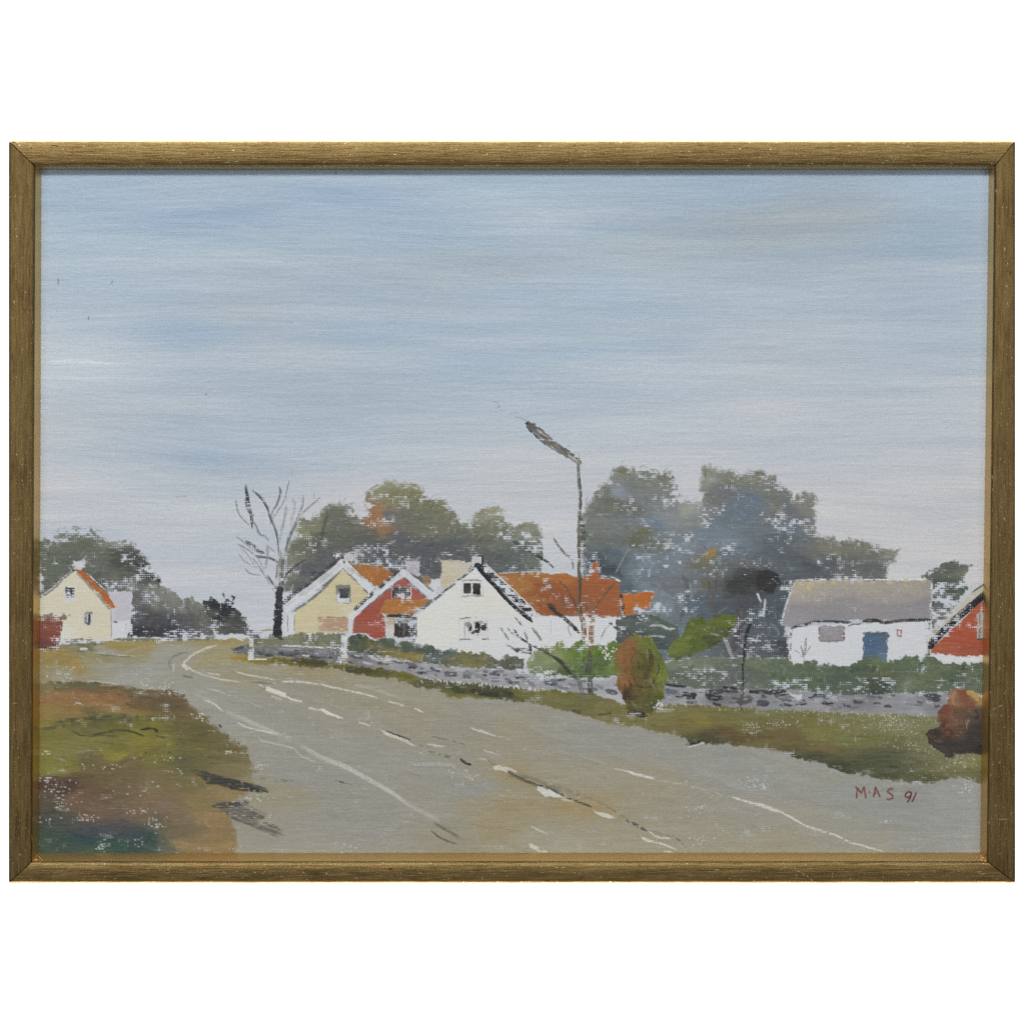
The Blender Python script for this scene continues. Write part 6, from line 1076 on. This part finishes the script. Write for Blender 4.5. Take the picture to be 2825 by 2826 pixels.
for i, (label, mat) in enumerate((('top rail with a bright upper edge', GX), ('darker right rail with vertical grain', GZ), ('bottom rail with a bright inner edge', GX), ('dark left rail with rubbed brown streaks', GZ))):
    a, b_ = i, (i + 1) % 4
    def ends(pa, pb):
        dx, dy = pb[0] - pa[0], pb[1] - pa[1]; l = math.hypot(dx, dy)
        return (pa[0] + dx / l * GAP, pa[1] + dy / l * GAP), (pb[0] - dx / l * GAP, pb[1] - dy / l * GAP)
    vs, fs, sm = [], [], []
    rows = []
    NS = 24
    for (t, z) in prof:
        pa, pb = ends(lerp(O_[a], M_[a], t), lerp(O_[b_], M_[b_], t))
        rows.append([pa, pb, z])
    rows.append([*ends(M_[a], M_[b_]), 110])
    for (pa, pb, z) in rows:
        for k in range(NS + 1):
            p = lerp(pa, pb, k / NS); vs.append(wpt(p[0], p[1], z))
    R = len(rows)
    for r in range(R):
        for k in range(NS):
            r2 = (r + 1) % R
            fs.append((r * (NS + 1) + k, r * (NS + 1) + k + 1, r2 * (NS + 1) + k + 1, r2 * (NS + 1) + k)); sm.append(0 < r < R - 2)
    for k, order in ((0, range(R)), (NS, reversed(range(R)))):       # mitre faces with vertices of their own
        n0 = len(vs)
        for r in order: vs.append(vs[r * (NS + 1) + k])
        fs.append(tuple(range(n0, n0 + R))); sm.append(False)
    mi = [0] * len(fs)
    for (kind, line_) in WEAR.get(i, ()):
        for (p, q) in zip(line_[:-1], line_[1:]):
            dx, dy = q[0] - p[0], q[1] - p[1]; l = math.hypot(dx, dy) + 1e-6
            hw2 = (.7 if kind == 1 else 2.0); nx, ny = -dy / l * hw2, dx / l * hw2
            n0 = len(vs); mx_, my_ = (p[0] + q[0]) / 2, (p[1] + q[1]) / 2
            for (x, y) in ((p[0], p[1]), (mx_ + nx, my_ + ny), (q[0], q[1]), (mx_ - nx * .6, my_ - ny * .6)): vs.append(wpt(x, y, -1.7 if kind == 1 else -1.55))
            fs.append((n0, n0 + 1, n0 + 2, n0 + 3)); sm.append(False); mi.append(kind)
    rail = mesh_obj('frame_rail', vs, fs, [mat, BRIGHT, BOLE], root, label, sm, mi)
    # inner lip: slopes from the rail's inner edge down to the canvas
    lv = []
    for (q, z) in ((M_, 11.6), (I_, 43.2), (I_, 44.4), (M_, 60)):
        pa, pb = q[a], q[b_]
        if z == 60: pa, pb = lerp(O_[a], M_[a], .97), lerp(O_[b_], M_[b_], .97)
        for p in (pa, pb): lv.append(wpt(p[0], p[1], min(z, 44.4)))
    lf = [(0, 1, 3, 2), (2, 3, 5, 4), (4, 5, 7, 6), (6, 7, 1, 0), (0, 2, 4, 6), (1, 7, 5, 3)]
    mesh_obj('inner_lip', lv, lf, [LIP], rail)

# dark splines filling the mitre joints, behind the rails' face
for i in range(4):
    pts = [lerp(O_[i], M_[i], .05), lerp(O_[i], M_[i], .98)]
    dx, dy = pts[1][0] - pts[0][0], pts[1][1] - pts[0][1]; l = math.hypot(dx, dy); nx, ny = -dy / l * 2.2, dx / l * 2.2
    v = [wpt(p[0] + s * nx, p[1] + s * ny, z) for z in (14, 60) for p, s in ((pts[0], 1), (pts[1], 1), (pts[1], -1), (pts[0], -1))]
    mesh_obj('corner_spline', v, [(0, 1, 2, 3), (7, 6, 5, 4), (0, 4, 5, 1), (1, 5, 6, 2), (2, 6, 7, 3), (3, 7, 4, 0)], [plain('dark_joint', (.045, .03, .018))] if i == 0 else [bpy.data.materials['dark_joint']], root)

# ---------------------------------------------------------------------
# WHITE BACKDROP, CAMERA, LAMPS
# ---------------------------------------------------------------------
wm = bpy.data.materials.new('white_paper'); wm.use_nodes = True
nt = wm.node_tree; b = nt.nodes['Principled BSDF']
nz = nt.nodes.new('ShaderNodeTexNoise'); nz.inputs['Scale'].default_value = 40
mr = nt.nodes.new('ShaderNodeMapRange'); mr.inputs['To Min'].default_value = .88; mr.inputs['To Max'].default_value = .92
nt.links.new(nz.outputs['Fac'], mr.inputs['Value']); nt.links.new(mr.outputs['Result'], b.inputs['Base Color']); b.inputs['Roughness'].default_value = .9
me = bpy.data.meshes.new('backdrop')
yb = .35
me.from_pydata([(-3, yb, -2), (3, yb, -2), (3, yb, 2.5), (-3, yb, 2.5), (-3, yb + .02, -2), (3, yb + .02, -2), (3, yb + .02, 2.5), (-3, yb + .02, 2.5)], [],
               [(0, 1, 2, 3), (7, 6, 5, 4), (0, 4, 5, 1), (1, 5, 6, 2), (2, 6, 7, 3), (3, 7, 4, 0)])
me.materials.append(wm)
bd = bpy.data.objects.new('backdrop', me); COL.objects.link(bd); bd['kind'] = 'structure'

cam = bpy.data.cameras.new('camera'); cam.sensor_fit = 'HORIZONTAL'; cam.sensor_width = 36
cam.lens = 36 * (CAM_D * U) / (2825 * U); cam.clip_start = .05; cam.clip_end = 50
co = bpy.data.objects.new('camera', cam); COL.objects.link(co)
co.location = (0, -CAM_D * U, 0); co.rotation_euler = (math.pi / 2, 0, 0)
scene.camera = co

def area(name, loc, target, sx, sy, power, color=(1, 1, 1)):
    l = bpy.data.lights.new(name, 'AREA'); l.shape = 'RECTANGLE'; l.size = sx; l.size_y = sy; l.energy = power; l.color = color
    o = bpy.data.objects.new(name, l); COL.objects.link(o); o.location = loc
    from mathutils import Vector
    d = Vector(target) - Vector(loc); o.rotation_euler = d.to_track_quat('-Z', 'Y').to_euler()
    return o
area('softbox_key', (-.35, -3.2, 1.95), (0, 0, 0), 1.35, .55, 86, (1, .99, .97))
area('softbox_fill', (1.7, -2.2, .3), (0, 0, 0), .8, 1.2, 9.2, (1, 1, 1))
area('softbox_fill', (-1.7, -2.2, .3), (0, 0, 0), .8, 1.2, 9.2, (1, 1, 1))
area('backdrop_lamp', (0, .05, 1.1), (0, yb, .1), 1.6, .15, 36)
area('backdrop_lamp', (0, .05, -1.1), (0, yb, -.1), 1.6, .15, 36)

w = bpy.data.worlds.new('World'); scene.world = w; w.use_nodes = True
bg = w.node_tree.nodes['Background']; bg.inputs['Color'].default_value = (.95, .97, 1, 1); bg.inputs['Strength'].default_value = .14

vs_ = scene.view_settings; vs_.view_transform = 'Standard'; vs_.look = 'None'; vs_.exposure = 0; vs_.gamma = 1; vs_.use_curve_mapping = False
scene.render.engine = 'CYCLES'
scene.cycles.max_bounces = 5; scene.cycles.diffuse_bounces = 2; scene.cycles.glossy_bounces = 3
scene.cycles.use_denoising = False
